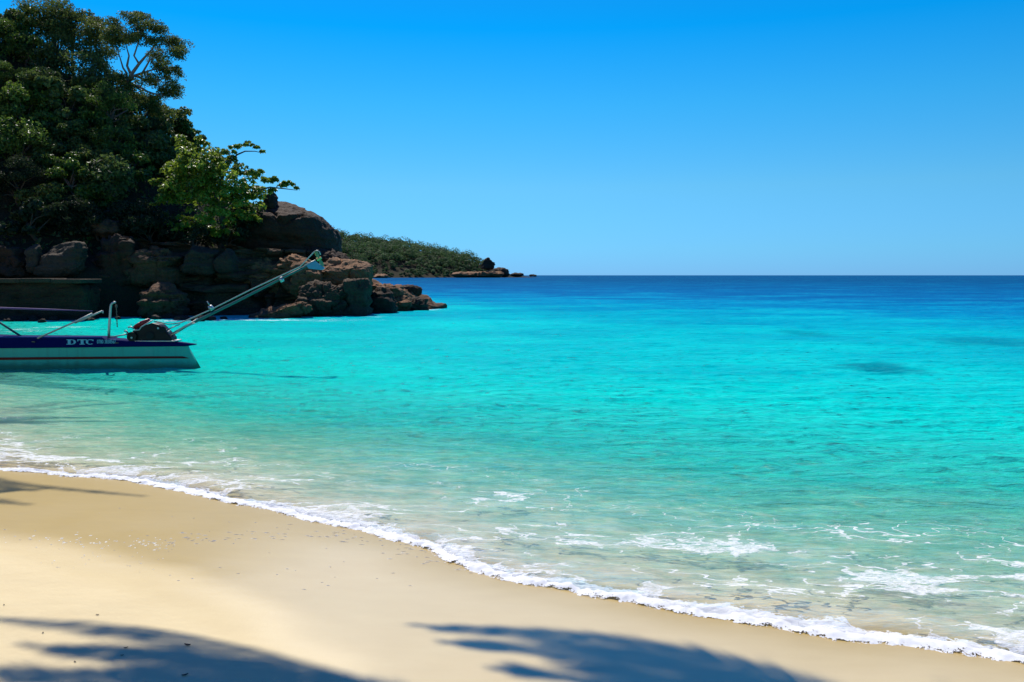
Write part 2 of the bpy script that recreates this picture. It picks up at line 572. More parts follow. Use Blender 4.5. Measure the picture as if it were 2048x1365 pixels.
# sand drains and dulls away from the last wash: paler towards the right hand of the beach
drain = sstep(-.25, .9, sd + .35 * fbm(P3(x * .5, y * 1.1), 4, 5)) * sstep(-2.9, -1.5, x + .35 * fbm(P3(x * .7, y * .7), 3, 8))
wet = wet * (1 - .68 * drain)
under = sstep(.0, .45, -sd)
sheen = np.clip(1 - sstep(-.55, .35, edge), 0, 1)
wet = np.where(sd < -.5, .12, wet)            # under water: pale clean sand
me = np_mesh("beach", P3(x, y, z), grid_faces(420, 420), M['sand'], True, vert_attr={"wet": wet, "under": under, "sheen": sheen})
tag(link("beach", me), kind="structure")

# ------------------------------------------------------------------ sea
ROCKS_FOAM = [(560, 641, 1.0, 7.0, .5), (470, 640, .9, 5, .5), (400, 641, .8, 4, .6), (700, 634, .6, 3, .4), (855, 620, 1.3, 1.6, .8), (845, 587, 1.2, .8, .5), (130, 655, .8, 2, .5), (20, 662, .9, 2, .6)]
cols = np.concatenate([np.linspace(-88, -37, 60)[:-1], np.linspace(-37, 37, 760), np.linspace(37, 88, 60)[1:]])
rows = np.concatenate([np.exp(np.linspace(math.log(2.6), math.log(90), 640)), np.exp(np.linspace(math.log(90), math.log(60000), 110))[1:]])
TH, RR = np.meshgrid(np.radians(cols), rows)
x, y = (RR * np.sin(TH)).ravel(), (RR * np.cos(TH)).ravel()
sd = signed_dist(x, y, SH)
off = np.maximum(-sd, 0)
dep = sea_depth(off)
REEFS = [(1755, 736, 1.0, 1.7, .72), (1612, 668, 1.0, 2.4, .4), (1990, 686, 2.7, 2.8, .45)]
weed = np.zeros_like(x)                  # how much of the bottom below is dark weed
for px, py, hw, dy, a in REEFS:
    g = ground(px, py)
    rr_ = np.sqrt(((x - g.x) / hw) ** 2 + ((y - g.y) / dy) ** 2) + .6 * fbm(P3(x * 1.3, y * 1.3), 5, 58, .6)
    weed = np.maximum(weed, a * (1 - sstep(.35, 1.35, rr_)))
amp = sstep(-.3, 5, off) * .8 + .2
fade = 1 - sstep(60, 140, np.hypot(x, y))
hz = amp * fade * (.045 * fbm(P3(x * .55, y * 1.15), 3, 31) + .034 * fbm(P3(x * 1.5, y * 3.6), 3, 37))
# small wave that runs up at the very edge of the water
run = np.exp(-((off - .35) / .38) ** 2) * .05 * (1 + .7 * fbm(P3(x * 1.3, y * 1.3), 2, 44)) * (sd < .6)
hz = hz + run * (off > 0) + .012 - .10 * sstep(0, .12, sd)
foam = .85 * np.exp(-np.maximum(off - .2, 0) / (.70 + .4 * fbm(P3(x * .45, y * .45), 2, 51)))
bandr = sstep(-2.2, -.4, x) * np.exp(-((off - 1.3) / 1.1) ** 2) * (.55 + .6 * fbm(P3(x * .5, y * .5), 2, 55))
bandl = sstep(-3.2, -5.5, x) * np.exp(-((off - .6) / .7) ** 2) * .8
foam = np.clip(np.maximum(np.maximum(foam, bandr), bandl), 0, 1)
foam = np.where((off > 4.5) | (sd > .1), 0, foam)
for px, py, a, lx, ly in ROCKS_FOAM:
    g = ground(px, py)
    foam = np.maximum(foam, 1.25 * a * np.exp(-((x - g.x) / (lx * .5)) ** 2 - ((y - g.y) / (ly * 1.6)) ** 2))
Fc = grid_faces(len(rows), len(cols))
keep = (sd[Fc].min(axis=1) < 1.2)
Fc = Fc[keep]
used = np.zeros(len(x), bool)
used[Fc.ravel()] = True
idx = np.cumsum(used) - 1
me = np_mesh("sea", P3(x, y, hz)[used], idx[Fc], M['sea'], True, vert_attr={"depth": dep[used], "foam": foam[used], "weed": weed[used]})
tag(link("sea", me), kind="structure")

# foam roller along the shoreline
seg = np.linalg.norm(np.diff(SH, axis=0), axis=1)
cum = np.concatenate([[0], np.cumsum(seg)])
i0, i1 = 8, 8 + len(shore_px) - 1
s_arr = np.arange(cum[i0] - .4, cum[i1] + .8, .013)
cx, cy = np.interp(s_arr, cum, SH[:, 0]), np.interp(s_arr, cum, SH[:, 1])
for _ in range(10):
    cx[1:-1] = (cx[:-2] + cx[1:-1] * 2 + cx[2:]) / 4
    cy[1:-1] = (cy[:-2] + cy[1:-1] * 2 + cy[2:]) / 4
tx, ty = np.gradient(cx), np.gradient(cy)
ln = np.hypot(tx, ty)
nx_, ny_ = ty / ln, -tx / ln              # landward normal
dd = np.linspace(-.62, .20, 62)
S, D = np.meshgrid(s_arr, dd, indexing='ij')
wob = (.11 * fbm(P3(s_arr * 1.6, s_arr * 0), 5, 61, .6))[:, None]
D2 = D + wob
fx, fy = cx[:, None] + nx_[:, None] * D2, cy[:, None] + ny_[:, None] * D2
width = np.interp(cx, [-6.5, -4.9, -4.2, -3, 0, 1.4, 2.3, 2.8, 4], [.03, .06, .14, .15, .13, .12, .20, .12, .09])[:, None] * (1 + .8 * fbm(P3(s_arr * 2.6, s_arr * 0 + 3), 4, 66))[:, None]
prof = np.exp(-(np.maximum(D - .02, 0) / .10) ** 2 - (np.minimum(D - .02, 0) / (width * 1.2)) ** 2)
fl = np.stack([fx.ravel(), fy.ravel(), np.zeros(fx.size)], 1)
nz1, nz2 = fbm(fl * 9, 4, 71).reshape(fx.shape), fbm(fl * 30, 3, 73).reshape(fx.shape)
base = land_z(signed_dist(fx.ravel(), fy.ravel(), SH)).reshape(fx.shape)
surf = np.maximum(base, .012)
hgt = prof * (.024 + .016 * nz1 + .003 * nz2) - .009 + .008 * nz1 + .002 * nz2
fz = surf + hgt
Fc = grid_faces(*fx.shape)
ok = (hgt.ravel()[Fc].max(axis=1) > -.004)
me = np_mesh("foam", np.stack([fx.ravel(), fy.ravel(), fz.ravel()], 1), Fc[ok], M['foam'], True, vert_attr={"cover": prof.ravel()})
tag(link("foam", me), "white foaming edge of the small wave breaking along the sand", "foam", kind="stuff")

# flecks of foam left on the wet sand
rng = np.random.default_rng(5)
V, Fl = [], []


def fleck(px, py, rx, ry):
    rx, ry = rx * .7, ry * .6
    g = on_beach(px, py)
    zz = g.z
    n, b0 = 9, len(V)
    V.append((g.x, g.y, zz + .004))
    ph = rng.uniform(0, 6)
    for j in range(n):
        a = 2 * math.pi * j / n
        k = 1 + .3 * math.sin(2 * a + ph) + rng.uniform(-.2, .2)
        V.append((g.x + rx * k * math.cos(a), g.y + ry * k * math.sin(a), zz + .001))
    for j in range(n):
        Fl.append((b0, b0 + 1 + j, b0 + 1 + (j + 1) % n))


for _ in range(95):
    px = rng.uniform(-30, 350)
    py = np.interp(px, [0, 120, 350], [1070, 1080, 1090]) + rng.normal(0, 7)
    fleck(px, py, rng.uniform(.004, .022), rng.uniform(.004, .016))
for _ in range(40):
    px = rng.uniform(70, 350)
    fleck(px, rng.uniform(1085, 1140) + (px - 100) * .02, rng.uniform(.003, .012), rng.uniform(.003, .01))
for _ in range(120):
    px = rng.uniform(330, 1000)
    py = np.interp(px, [330, 520, 700, 1000], [1082, 1068, 1072, 1150]) + rng.normal(0, 9)
    fleck(px, py, rng.uniform(.01, .06), rng.uniform(.002, .006))
for _ in range(60):
    px = rng.uniform(100, 900)
    py = rng.uniform(1000, 1180)
    if py > np.interp(px, [0, 300, 850, 1000], [945, 975, 1095, 1170]) + 18 and py < np.interp(px, [0, 500, 900], [1075, 1200, 1260]):
        fleck(px, py, rng.uniform(.006, .03), rng.uniform(.002, .004))
M['fleck'] = paint('foam_fleck', (.95, .95, .92), .8, wear=.0)
me = np_mesh("foam_flecks", np.array(V), np.array(Fl), M['fleck'], False)
tag(link("foam_flecks", me), "thin white flecks of foam left on the wet sand", "foam", kind="stuff")

# ------------------------------------------------------------------ left hill
HX = [-110, -70, -40.8, -30.8, -26.8, -24.9, -20.9, -18.5, -14.5, -11.5, -8, -4]
HH = [20, 25, 21.5, 16.8, 12.4, 10.3, 7.2, 5.6, 2.6, .9, -1, -4]
FX = [-110, -60, -40, -26, -20, -14, -11, -6]
FY = [66, 55, 49, 48, 51, 54, 60, 74]


def hill_z(x, y):
    H = np.interp(x / np.maximum(y, 40) * 68, HX, HH)
    yf = np.interp(x, FX, FY)
    t = (y - yf) / np.maximum(72 - yf, 6)
    cl = sstep(0, .14, t)
    up = .24 * cl + .76 * sstep(.04, .98, t)
    z = (H + 2.5) * up - 2.5
    z = z - (H + 6) * sstep(95, 150, y)
    return z + .5 * fbm(P3(x * .35, y * .35), 4, 81) * np.clip(up * 2, 0, 1)


hxs, hys = np.linspace(-110, -3, 220), np.linspace(44, 150, 180)
X, Y = np.meshgrid(hxs, hys)
x, y = X.ravel(), Y.ravel()
me = np_mesh("hill", P3(x, y, hill_z(x, y)), grid_faces(180, 220), M['soil'], True)
tag(link("hill", me), kind="structure")


def hz1(x, y):
    return float(hill_z(np.array([x]), np.array([y]))[0])


# ------------------------------------------------------------------ rocks
_ico = {}


def ico(sub_):
    if sub_ not in _ico:
        bm = bmesh.new()
        bmesh.ops.create_icosphere(bm, subdivisions=sub_, radius=1.0)
        v = np.array([p.co[:] for p in bm.verts])
        f = np.array([[q.index for q in p.verts] for p in bm.faces])
        bm.free()
        _ico[sub_] = (v, f)
    return _ico[sub_]


def rock_mesh(name, c, s, k=2.6, amp=.16, strata=.06, seed=0, mat=None, rot=0.0, lean=(0, 0), subd=5, freq=1.1, profile=None, facet=13):
    """one weathered boulder: rounded box, worn by noise, bedding ledges and cracks"""
    v, f = ico(subd)
    r = 1 / (np.abs(v[:, 0]) ** k + np.abs(v[:, 1]) ** k + np.abs(v[:, 2]) ** k) ** (1 / k)
    fr_ = np.random.default_rng(seed + 500)
    for _ in range(facet):
        n_ = fr_.normal(0, 1, 3)
        n_ /= np.linalg.norm(n_)
        dn = v @ n_
        r = np.where((dn > .05) & (v[:, 2] > -.3), np.minimum(r, fr_.uniform(.70, 1.0) / np.maximum(dn, .05)), r)
    p = v * r[:, None]
    if profile: p = profile(p)
    p = p * np.array(s)
    m = float(np.mean(s))
    q = p / m * freq
    amp = amp * 1.5
    d = amp * m * (fbm(q * 1.1, 2, seed + 40) * .8 + .9 * fbm(q * 2.3, 5, seed, .58) + .35 * (.5 - np.abs(fbm(q * 4.0, 4, seed + 60, .6)) * 2))
    ledge = fbm(np.stack([q[:, 0] * .4, q[:, 1] * .4, q[:, 2] * 5], 1), 2, seed + 11)
    d = d + 1.25 * strata * m * np.sign(ledge) * np.abs(ledge) ** .45
    cr = np.abs(fbm(q * 1.1 + 5, 3, seed + 23))
    d = d - .8 * m * amp * np.exp(-(cr / .03) ** 2)
    pit = fbm(q * 3.1, 2, seed + 5)
    d = d - .05 * m * sstep(.25, .6, pit)
    nrm = p / np.array(s) ** 2
    nrm = nrm / np.linalg.norm(nrm, axis=1)[:, None]
    p = p + nrm * d[:, None]
    p[:, 0] += lean[0] * p[:, 2]
    p[:, 1] += lean[1] * p[:, 2]
    ca, sa = math.cos(rot), math.sin(rot)
    p = np.stack([p[:, 0] * ca - p[:, 1] * sa, p[:, 0] * sa + p[:, 1] * ca, p[:, 2]], 1)
    return np_mesh(name, p, f, mat, True)


def rock(label, px, py, hw, hh, Y, depth=1.0, name="boulder", mat='rock', group=None, tilt=0.0, cat="rock", **kw):
    c = at(px, py, Y)
    sx, sz = hw / F * Y, hh / F * Y
    kw.setdefault('rot', 0)
    me = rock_mesh(name, c, (sx, depth * max(sx, sz), sz), mat=M[mat], **kw)
    o = link(name, me, loc=c)
    o.rotation_euler = (0, R(tilt), 0)
    return tag(o, label, cat, group)


def slope_profile(p):
    p = p.copy()
    p[:, 2] = np.where(p[:, 2] > 0, p[:, 2] * (.62 + .40 * p[:, 1]), p[:, 2])
    return p


def cone_profile(p):
    p = p.copy()
    k = 1 - .34 * (p[:, 2] + .3)
    p[:, 0] = p[:, 0] * k + .12 * p[:, 2]
    p[:, 1] *= k
    return p


def head_profile(p):
    p = p.copy()
    k = .5 + .5 * p[:, 0]
    p[:, 2] = np.where(p[:, 2] > 0, p[:, 2] * (1.05 - .38 * k ** 2.2), p[:, 2])
    return p


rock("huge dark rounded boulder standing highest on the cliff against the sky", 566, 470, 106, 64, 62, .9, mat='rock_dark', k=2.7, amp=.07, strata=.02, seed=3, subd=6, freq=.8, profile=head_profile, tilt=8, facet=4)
rock("small dark knob of rock on top of the huge boulder under the branch", 540, 402, 14, 20, 61, 1.0, mat='rock_dark', k=3, amp=.12, seed=5, subd=4)
rock("thin dark rock slab wedged under the huge boulder", 645, 514, 52, 15, 60, 1.0, mat='rock_dark', k=2.4, amp=.1, seed=8, tilt=10)
rock("large smooth sunlit brown boulder behind the tip of the boat's long tail", 684, 548, 60, 37, 56.5, .9, k=3.0, amp=.1, strata=.05, seed=12, subd=6, tilt=4, profile=slope_profile)
rock("grey upright block of rock with a flat face at the water", 713, 602, 28, 44, 53.5, .9, mat='rock_grey', k=5, amp=.09, strata=.05, seed=15)
rock("dark craggy boulder just left of the grey upright block", 650, 607, 52, 40, 53, .8, mat='rock_grey', k=2.6, amp=.18, strata=.08, seed=18, subd=6)
rock("low pitted brown rock sloping into the water with foam at its foot", 560, 626, 62, 22, 50.5, .7, k=2.4, amp=.16, strata=.07, seed=22, tilt=-16, subd=6, profile=slope_profile)
rock("long sloping brown slab running down from the smooth boulder to the rocky point", 768, 592, 105, 30, 62, .5, k=2.3, amp=.10, strata=.07, seed=91, tilt=12, subd=6, profile=slope_profile, facet=6)
rock("rust brown ledge at the start of the low rocky point", 772, 578, 46, 20, 61, .9, k=2.8, amp=.14, strata=.1, seed=26, tilt=10, profile=slope_profile)
rock("dark shadowed block below the rust brown ledge", 762, 604, 32, 26, 57, .9, mat='rock_dark', k=4, amp=.1, strata=.06, seed=29)
rock("black smooth hump of rock rising from the low rocky point", 818, 582, 27, 13, 64, .8, mat='rock_dark', k=2.3, amp=.08, strata=.02, seed=33, facet=2)
rock("long flat brown rock forming the tip of the rocky point", 843, 606, 62, 17, 65, .8, k=2.1, amp=.12, strata=.08, seed=37, tilt=11, profile=slope_profile)
rock("pale barnacled rock with spray at the end of the point", 832, 612, 27, 15, 60.5, .8, mat='rock_pale', k=2.2, amp=.22, strata=.1, seed=41, tilt=12)
rock("brown stepped rock in the middle of the low rocky point", 795, 606, 28, 22, 59.5, .8, k=2.6, amp=.16, strata=.1, seed=43, profile=slope_profile)
rock("broad layered brown rock mass below the huge boulder", 556, 548, 88, 46, 57.5, .7, k=2.8, amp=.15, strata=.09, seed=47, subd=6, tilt=4, profile=slope_profile)
rock("reddish brown rock shoulder lit by the sun above the long tail pole", 590, 528, 34, 22, 56.5, .8, k=2.5, amp=.16, strata=.09, seed=50, tilt=12, profile=slope_profile)
rock("squat brown rock tucked under the reddish shoulder", 612, 560, 34, 30, 55, .8, k=2.6, amp=.17, strata=.08, seed=52)
rock("larger grey half of a boulder split by a dark crack", 399, 520, 36, 30, 53.2, .9, mat='rock_grey_shaded', k=3.4, amp=.1, strata=.05, seed=55)
rock("smaller rounded half of the split boulder, right of the crack", 452, 524, 21, 25, 53, .9, mat='rock_grey_shaded', k=3.2, amp=.08, strata=.03, seed=58)
rock("wide dark rock with sunlit flat top left of the split boulder", 310, 524, 56, 46, 53, .8, mat='rock_mid', k=3.6, amp=.13, strata=.08, seed=63, subd=6, profile=slope_profile)
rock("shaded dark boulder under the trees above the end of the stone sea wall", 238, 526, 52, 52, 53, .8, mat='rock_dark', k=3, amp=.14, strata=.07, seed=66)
rock("small pale rock among the bushes above the shaded boulder", 215, 455, 32, 18, 54.5, .9, mat='rock_grey', k=2.4, amp=.16, seed=69, subd=4)
rock("dark rock at the water with a small sunlit patch on its top", 330, 604, 48, 44, 50, .8, mat='rock_mid', k=2.8, amp=.16, strata=.08, seed=72, profile=slope_profile)
rock("pale grey slab leaning under the trees above the sea wall", 125, 520, 44, 36, 51, .6, mat='rock_pale', k=4, amp=.08, strata=.04, seed=81, lean=(.25, .3))
rock("narrow pale standing stone beside the leaning slab", 72, 518, 14, 32, 50.8, .8, mat='rock_pale', k=3.4, amp=.09, strata=.03, seed=84, subd=4)
rock("dark boulder in the shade left of the standing stone", 18, 528, 44, 34, 50.8, .8, mat='rock_dark', k=2.8, amp=.14, seed=87)
# cliff face: layered, cracked rock standing behind and between the boulders
def cliff():
    nu, nv = 520, 170
    pxs = np.linspace(-120, 690, nu)
    top = np.interp(pxs, [-120, 60, 180, 260, 360, 470, 560, 640, 690], [480, 490, 486, 482, 492, 498, 498, 512, 555]) + 16 * fbm(P3(pxs * .02, pxs * 0), 3, 222)
    yb = np.interp(pxs, [-120, 170, 300, 420, 520, 690], [50.5, 50.2, 50.6, 51.2, 53, 56])
    V = []
    for v in np.linspace(0, 1, nv):
        zt = CAMZ + (551 - top) / F * (yb + 4)
        z = -.9 + (zt + .9) * v
        x = (pxs - 1024) / F * (yb + 2)
        q = P3(x * .45, z * 2.4)
        led = fbm(q, 3, 201)
        big = fbm(P3(x * .32, z * .42), 3, 205)
        cr = np.abs(fbm(P3(x * .55, z * .3), 3, 209))
        d = 2.6 * v ** 1.3 + .75 * np.sign(led) * np.abs(led) ** .5 + 1.5 * big + 1.1 * np.exp(-(cr / .05) ** 2) + .3 * fbm(P3(x * 2.2, z * 3.5), 4, 212, .6)
        V.append(P3(x, yb + 1.3 + d, z))
    V = np.concatenate(V)
    b_ = V[-nu:] + np.array([0, 4, -.3])
    V = np.concatenate([V, b_])
    return np_mesh("cliff", V, grid_faces(nv + 1, nu), M['rock_mid'], True)


tag(link("cliff", cliff()), "weathered cliff of layered brown rock between boulders and trees", "cliff")
# sea wall: long flat-topped masonry block with coping
wl, wr = at(-260, 556, 47.5), at(166, 560, 47.5)
wall = empty("sea_wall", ((wl.x + wr.x) / 2, 47.5, 0))
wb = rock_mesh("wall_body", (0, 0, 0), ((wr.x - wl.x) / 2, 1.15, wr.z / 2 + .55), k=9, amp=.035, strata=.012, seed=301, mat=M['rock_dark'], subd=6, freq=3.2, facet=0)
wo = link("wall_body", wb, wall)
wo.location = (0, 1.1, wr.z / 2 - .65)
b = MB()
n_c = 7
for i in range(n_c):
    xa = wl.x + (wr.x - wl.x) * i / n_c
    b.box((xa + (wr.x - wl.x) / n_c / 2, 48.5, wr.z - .08 + .02 * (i % 3)), ((wr.x - wl.x) / n_c - .03, 2.5, .24))
sub(wall, "coping", b.mesh("coping", M['rock_pale'], bevel=.04))
tag(wall, "low flat-topped stone sea wall in shade behind the boat", "sea wall")

# small stones along the foot of the cliff
rng = np.random.default_rng(11)
for i in range(26):
    px = rng.uniform(5, 500)
    py = np.interp(px, [0, 250, 500], [640, 640, 638]) + rng.uniform(-3, 6)
    hw = rng.uniform(6, 16)
    g = ground(px, py)
    o = rock("small wet stone in the shaded water at the foot of the cliff", px, py - 2, hw, hw * .6, min(g.y, 50.5), 1.0, name="stone", mat='rock_dark', group="stones along the foot of the cliff", k=2.3, amp=.2, seed=100 + i, subd=3)

# dark reefs that show through the shallow water
for lab, px, py, hw, dy in [("dark reef patch under the water, nearest of the submerged ones", 1755, 736, 1.15, 2.0), ("small dark reef patch under the water farthest out", 1612, 668, 1.15, 2.8), ("wide dark reef patch under the water at the right edge", 1990, 686, 2.9, 3.0)]:
    g = ground(px, py)
    me = rock_mesh("reef", g, (hw, dy, .3), k=4, amp=.10, seed=int(px), mat=M['weed'], subd=4, facet=0)
    o = link("reef", me, loc=(g.x, g.y, -.09 - max(v.co.z for v in me.vertices)))
    tag(o, lab, "reef", "submerged reef patches")

# ------------------------------------------------------------------ trees
TR = np.random.default_rng(42)


def leaves(centers, normals, size, rng, aspect=.5, jitter=.9):
    """one folded quad per leaf"""
    n = len(centers)
    nr = normals + rng.normal(0, jitter, (n, 3))
    nr /= np.linalg.norm(nr, axis=1)[:, None] + 1e-9
    a = rng.normal(0, 1, (n, 3))
    u = np.cross(nr, a)
    u /= np.linalg.norm(u, axis=1)[:, None] + 1e-9
    w = np.cross(nr, u)
    sz = size * rng.uniform(.6, 1.35, n)[:, None]
    p0, p2 = centers - u * sz * .5, centers + u * sz * .5
    p1, p3 = centers + w * sz * aspect * .5 + nr * sz * .08, centers - w * sz * aspect * .5 + nr * sz * .08
    V = np.stack([p0, p1, p2, p3], 1).reshape(-1, 3)
    Fq = np.arange(4 * n).reshape(n, 4)
    return V, Fq


def crown_points(c, rad, nclump, nleaf, rng, clump=.42, hollow=.55, flat=0.75):
    """leaf positions: clumps spread through the outer crown, leaves on each clump's shell"""
    c, rad = np.array(c), np.array(rad)
    d = rng.normal(0, 1, (nclump, 3))
    d /= np.linalg.norm(d, axis=1)[:, None]
    d[:, 2] = np.where(d[:, 2] < -.5, -d[:, 2], d[:, 2])
    rr = rng.uniform(hollow, .95, nclump)[:, None]
    cc = c + d * rr * rad
    cr = clump * rad.mean() * rng.uniform(.55, 1.15, nclump)
    w = cr ** 2
    which = rng.choice(nclump, nleaf, p=w / w.sum())
    e = rng.normal(0, 1, (nleaf, 3))
    e /= np.linalg.norm(e, axis=1)[:, None]
    up = e.copy()
    up[:, 2] = np.where(up[:, 2] < -.35, -up[:, 2], up[:, 2])
    rads = cr[which][:, None] * (rng.uniform(.15, 1.0, nleaf) ** .5)[:, None]
    pts = cc[which] + up * rads * np.array([1, 1, flat])
    shade = np.clip(rng.normal(.45, .22, nleaf) + .18 * (rng.normal(0, 1, nclump)[which]), 0, 1)
    return pts, up, shade, cc, cr


def trunk_mesh(base, top, r0, r1, ends, rng, mat, bend=.12, name="trunk", n=8):
    base, top = Vector(base), Vector(top)
    b = MB()
    L = (top - base).length
    off = Vector((rng.normal(0, 1), rng.normal(0, 1), 0)) * bend * L
    pts = [base.lerp(top, t) + off * math.sin(math.pi * t) for t in np.linspace(0, 1, 8)]
    b.tube(pts, [r0 + (r1 - r0) * t for t in np.linspace(0, 1, 8)], n)
    for e in ends:
        e = Vector(e)
        st = pts[int(rng.integers(4, 8))]
        mid = st.lerp(e, .5) + Vector((rng.normal(0, .08), rng.normal(0, .08), .12)) * (e - st).length
        q = [st, st.lerp(mid, .55) + Vector((0, 0, .03 * L)), mid, mid.lerp(e, .6), e]
        b.tube(q, [r1 * .8, r1 * .6, r1 * .45, r1 * .3, r1 * .15], 6)
    return b.mesh(name, mat, True)


def place_on_hill(px, py, rpx):
    """depth at which a crown seen at this pixel stands on the hill"""
    best, by = 1e9, 70
    for Y in np.arange(49, 84, .5):
        c = at(px, py, Y)
        gap = c.z - hz1(c.x, c.y) - rpx / F * Y * .75
        if gap < 0: return Y
        if gap < best: best, by = gap, Y
    return by


def tree(label, px, py, rx, ry, mat='leaf', leaf=.24, n=2600, clumps=26, name="tree", group=None, Y=None, clump=.42, hollow=.5, limbs=6, trunk='bark', base=None, flat=.75, asp=.5, cat="tree", depth=1.0, r0=None):
    rng = np.random.default_rng(int(px * 7 + py * 13 + rx))
    if Y is None: Y = place_on_hill(px, py, ry)
    c = at(px, py, Y)
    rad = (rx / F * Y, depth * max(rx, ry) / F * Y, ry / F * Y)
    if base is None:
        bx, by = c.x + rng.normal(0, .2) * rad[0], c.y + .3 * rad[1]
        base = Vector((bx, by, min(hz1(bx, by), c.z - rad[2] * .6) - .2))
    root = empty(name, base)
    pts, nr, sh, cc, cr = crown_points(c, rad, clumps, n, rng, clump, hollow, flat)
    V, Fq = leaves(pts, nr, leaf, rng, asp)
    sub(root, "crown", np_mesh("crown", V, Fq, M[mat], False, {"shade": sh}))
    ends = [cc[i] for i in rng.choice(clumps, min(limbs, clumps), replace=False)]
    top = Vector((c.x, c.y, c.z - .1 * rad[2]))
    r0 = r0 or .05 * float(np.mean(rad)) + .05
    sub(root, "trunk", trunk_mesh(base, top, r0, r0 * .5, ends, rng, M[trunk]))
    return tag(root, label, cat, group)


G = "trees on the wooded hill"
tree("tall round-topped tree standing highest at the top left of the hill", 105, 75, 74, 68, 'leaf2', .19, 11000, 60, group=G, Y=70, clump=.36, hollow=.25)
tree("leafy treetop touching the left edge of the photo beside the tallest tree", 12, 92, 46, 56, 'leaf', .24, 4500, 30, group=G, Y=68, hollow=.3)
tree("narrow tree on the ridge between the tallest tree and the umbrella-shaped tree", 196, 112, 44, 66, 'leaf2', .19, 7000, 44, group=G, Y=69.5, clump=.38, hollow=.25)
tree("dark tree filling the ridge below the tallest tree", 150, 155, 74, 42, 'leaf4', .22, 3400, 30, group=G, Y=67)
tree("dark tree in the gap under the umbrella-shaped tree", 215, 178, 58, 40, 'leaf4', .22, 2800, 26, group=G, Y=66.5)

# umbrella tree with bare limbs against the sky
um_base = at(250, 186, 67)
um = empty("umbrella_tree", um_base)
rng = np.random.default_rng(77)
tips = [(232, 62, 67), (262, 50, 67.5), (290, 62, 66.5), (318, 66, 67), (340, 92, 67.3), (352, 120, 66.6), (345, 152, 67), (350, 185, 66.8), (312, 118, 68), (300, 90, 66), (268, 84, 66.2), (245, 80, 68), (325, 165, 67.6), (296, 165, 67.2), (330, 192, 67), (232, 95, 67), (282, 45, 68), (222, 78, 66), (358, 104, 67.5), (318, 140, 66.5)]
allp, alln, alls = [], [], []
for px, py, Y in tips:
    c = at(px, py, Y)
    p_, n_, s_, _, _ = crown_points(c, (1.0, 1.1, .8), 12, 1150, rng, .55, .2, .9)
    allp.append(p_); alln.append(n_); alls.append(s_)
V, Fq = leaves(np.concatenate(allp), np.concatenate(alln), .15, rng)
sub(um, "crown", np_mesh("crown", V, Fq, M['leaf2'], False, {"shade": np.concatenate(alls)}))
b = MB()
b.tube([um_base - Vector((.8, 0, 3)), um_base, at(256, 168, 67)], [.32, .26, .2], 8)
b.tube([at(254, 168, 67), at(262, 150, 67), at(278, 128, 67), at(292, 112, 67), at(310, 92, 67)], [.17, .14, .11, .08, .04], 7)
b.tube([at(254, 168, 67), at(268, 152, 66.8), at(285, 146, 66.6), at(305, 140, 66.5), at(335, 135, 66.5)], [.14, .1, .08, .06, .03], 7)
b.tube([at(262, 150, 67), at(254, 132, 67.2), at(258, 112, 67.2), at(250, 84, 67.5)], [.12, .09, .06, .03], 7)
b.tube([at(278, 128, 67), at(268, 112, 66.7), at(276, 88, 66.5), at(282, 60, 66.5)], [.09, .07, .05, .03], 6)
b.tube([at(285, 146, 66.6), at(300, 120, 66.4), at(326, 105, 66.4), at(345, 112, 66.4)], [.08, .06, .04, .02], 6)
b.tube([at(256, 172, 67), at(275, 172, 66.8), at(296, 184, 66.6), at(322, 192, 66.6), at(346, 188, 66.7)], [.11, .09, .07, .05, .02], 6)
b.tube([at(268, 152, 66.8), at(290, 160, 66.8), at(318, 160, 66.9), at(344, 155, 67)], [.07, .05, .04, .02], 6)
b.tube([at(254, 148, 67), at(246, 136, 67), at(240, 116, 67), at(230, 82, 67)], [.09, .07, .05, .02], 6)
sub(um, "trunk", b.mesh("trunk", M['bark_pale'], True))
tag(um, "umbrella-shaped tree with bare forking limbs seen against the sky", "tree", G)

HILL = [
    ("olive green bush at the left edge under the highest treetops", 30, 170, 60, 48, 'leaf'),
    ("glossy leafed tree at mid left of the hill with a rounded crown", 40, 232, 66, 52, 'leaf'),
    ("pale-tipped bushy tree in the middle of the hill below the ridge", 122, 215, 58, 58, 'leaf4'),
    ("bushy tree with pale glints right below the umbrella-shaped tree", 218, 228, 66, 52, 'leaf'),
    ("small round tree on the slope right below the umbrella tree's foot", 285, 236, 50, 44, 'leaf2'),
    ("dense round olive tree on the right skyline of the hill", 338, 258, 48, 46, 'leaf2'),
    ("dark small tree on the skyline just above the sea almond tree", 378, 286, 30, 34, 'leaf4'),
    ("leafy tree at the far left halfway up the hill", 45, 300, 74, 54, 'leaf'),
    ("bushy tree below the pale-tipped one in mid hill", 140, 290, 62, 50, 'leaf4'),
    ("broad green tree in the centre of the hill slope", 225, 300, 58, 44, 'leaf'),
    ("dark shaded tree behind the top of the sea almond tree", 300, 312, 48, 42, 'leaf4'),
    ("greenest bush low on the hill left of centre", 140, 365, 64, 52, 'leaf'),
    ("shaded tree at the left edge low on the hill", 40, 378, 74, 58, 'leaf_shaded'),
    ("dark bushy tree left of the sea almond tree", 222, 378, 60, 52, 'leaf4'),
    ("bush with shade-darkened leaf colour hanging over the sea wall at the left", 55, 455, 84, 50, 'leaf_shaded'),
    ("bush with shade-darkened leaf colour hanging over the pale leaning slab", 145, 445, 60, 46, 'leaf_shaded'),
    ("low shaded bush above the wide sunlit-topped rock", 270, 445, 62, 44, 'leaf_shaded'),
    ("low dark bush between the sea almond trunk and the rocks", 350, 462, 55, 34, 'leaf4'),
]
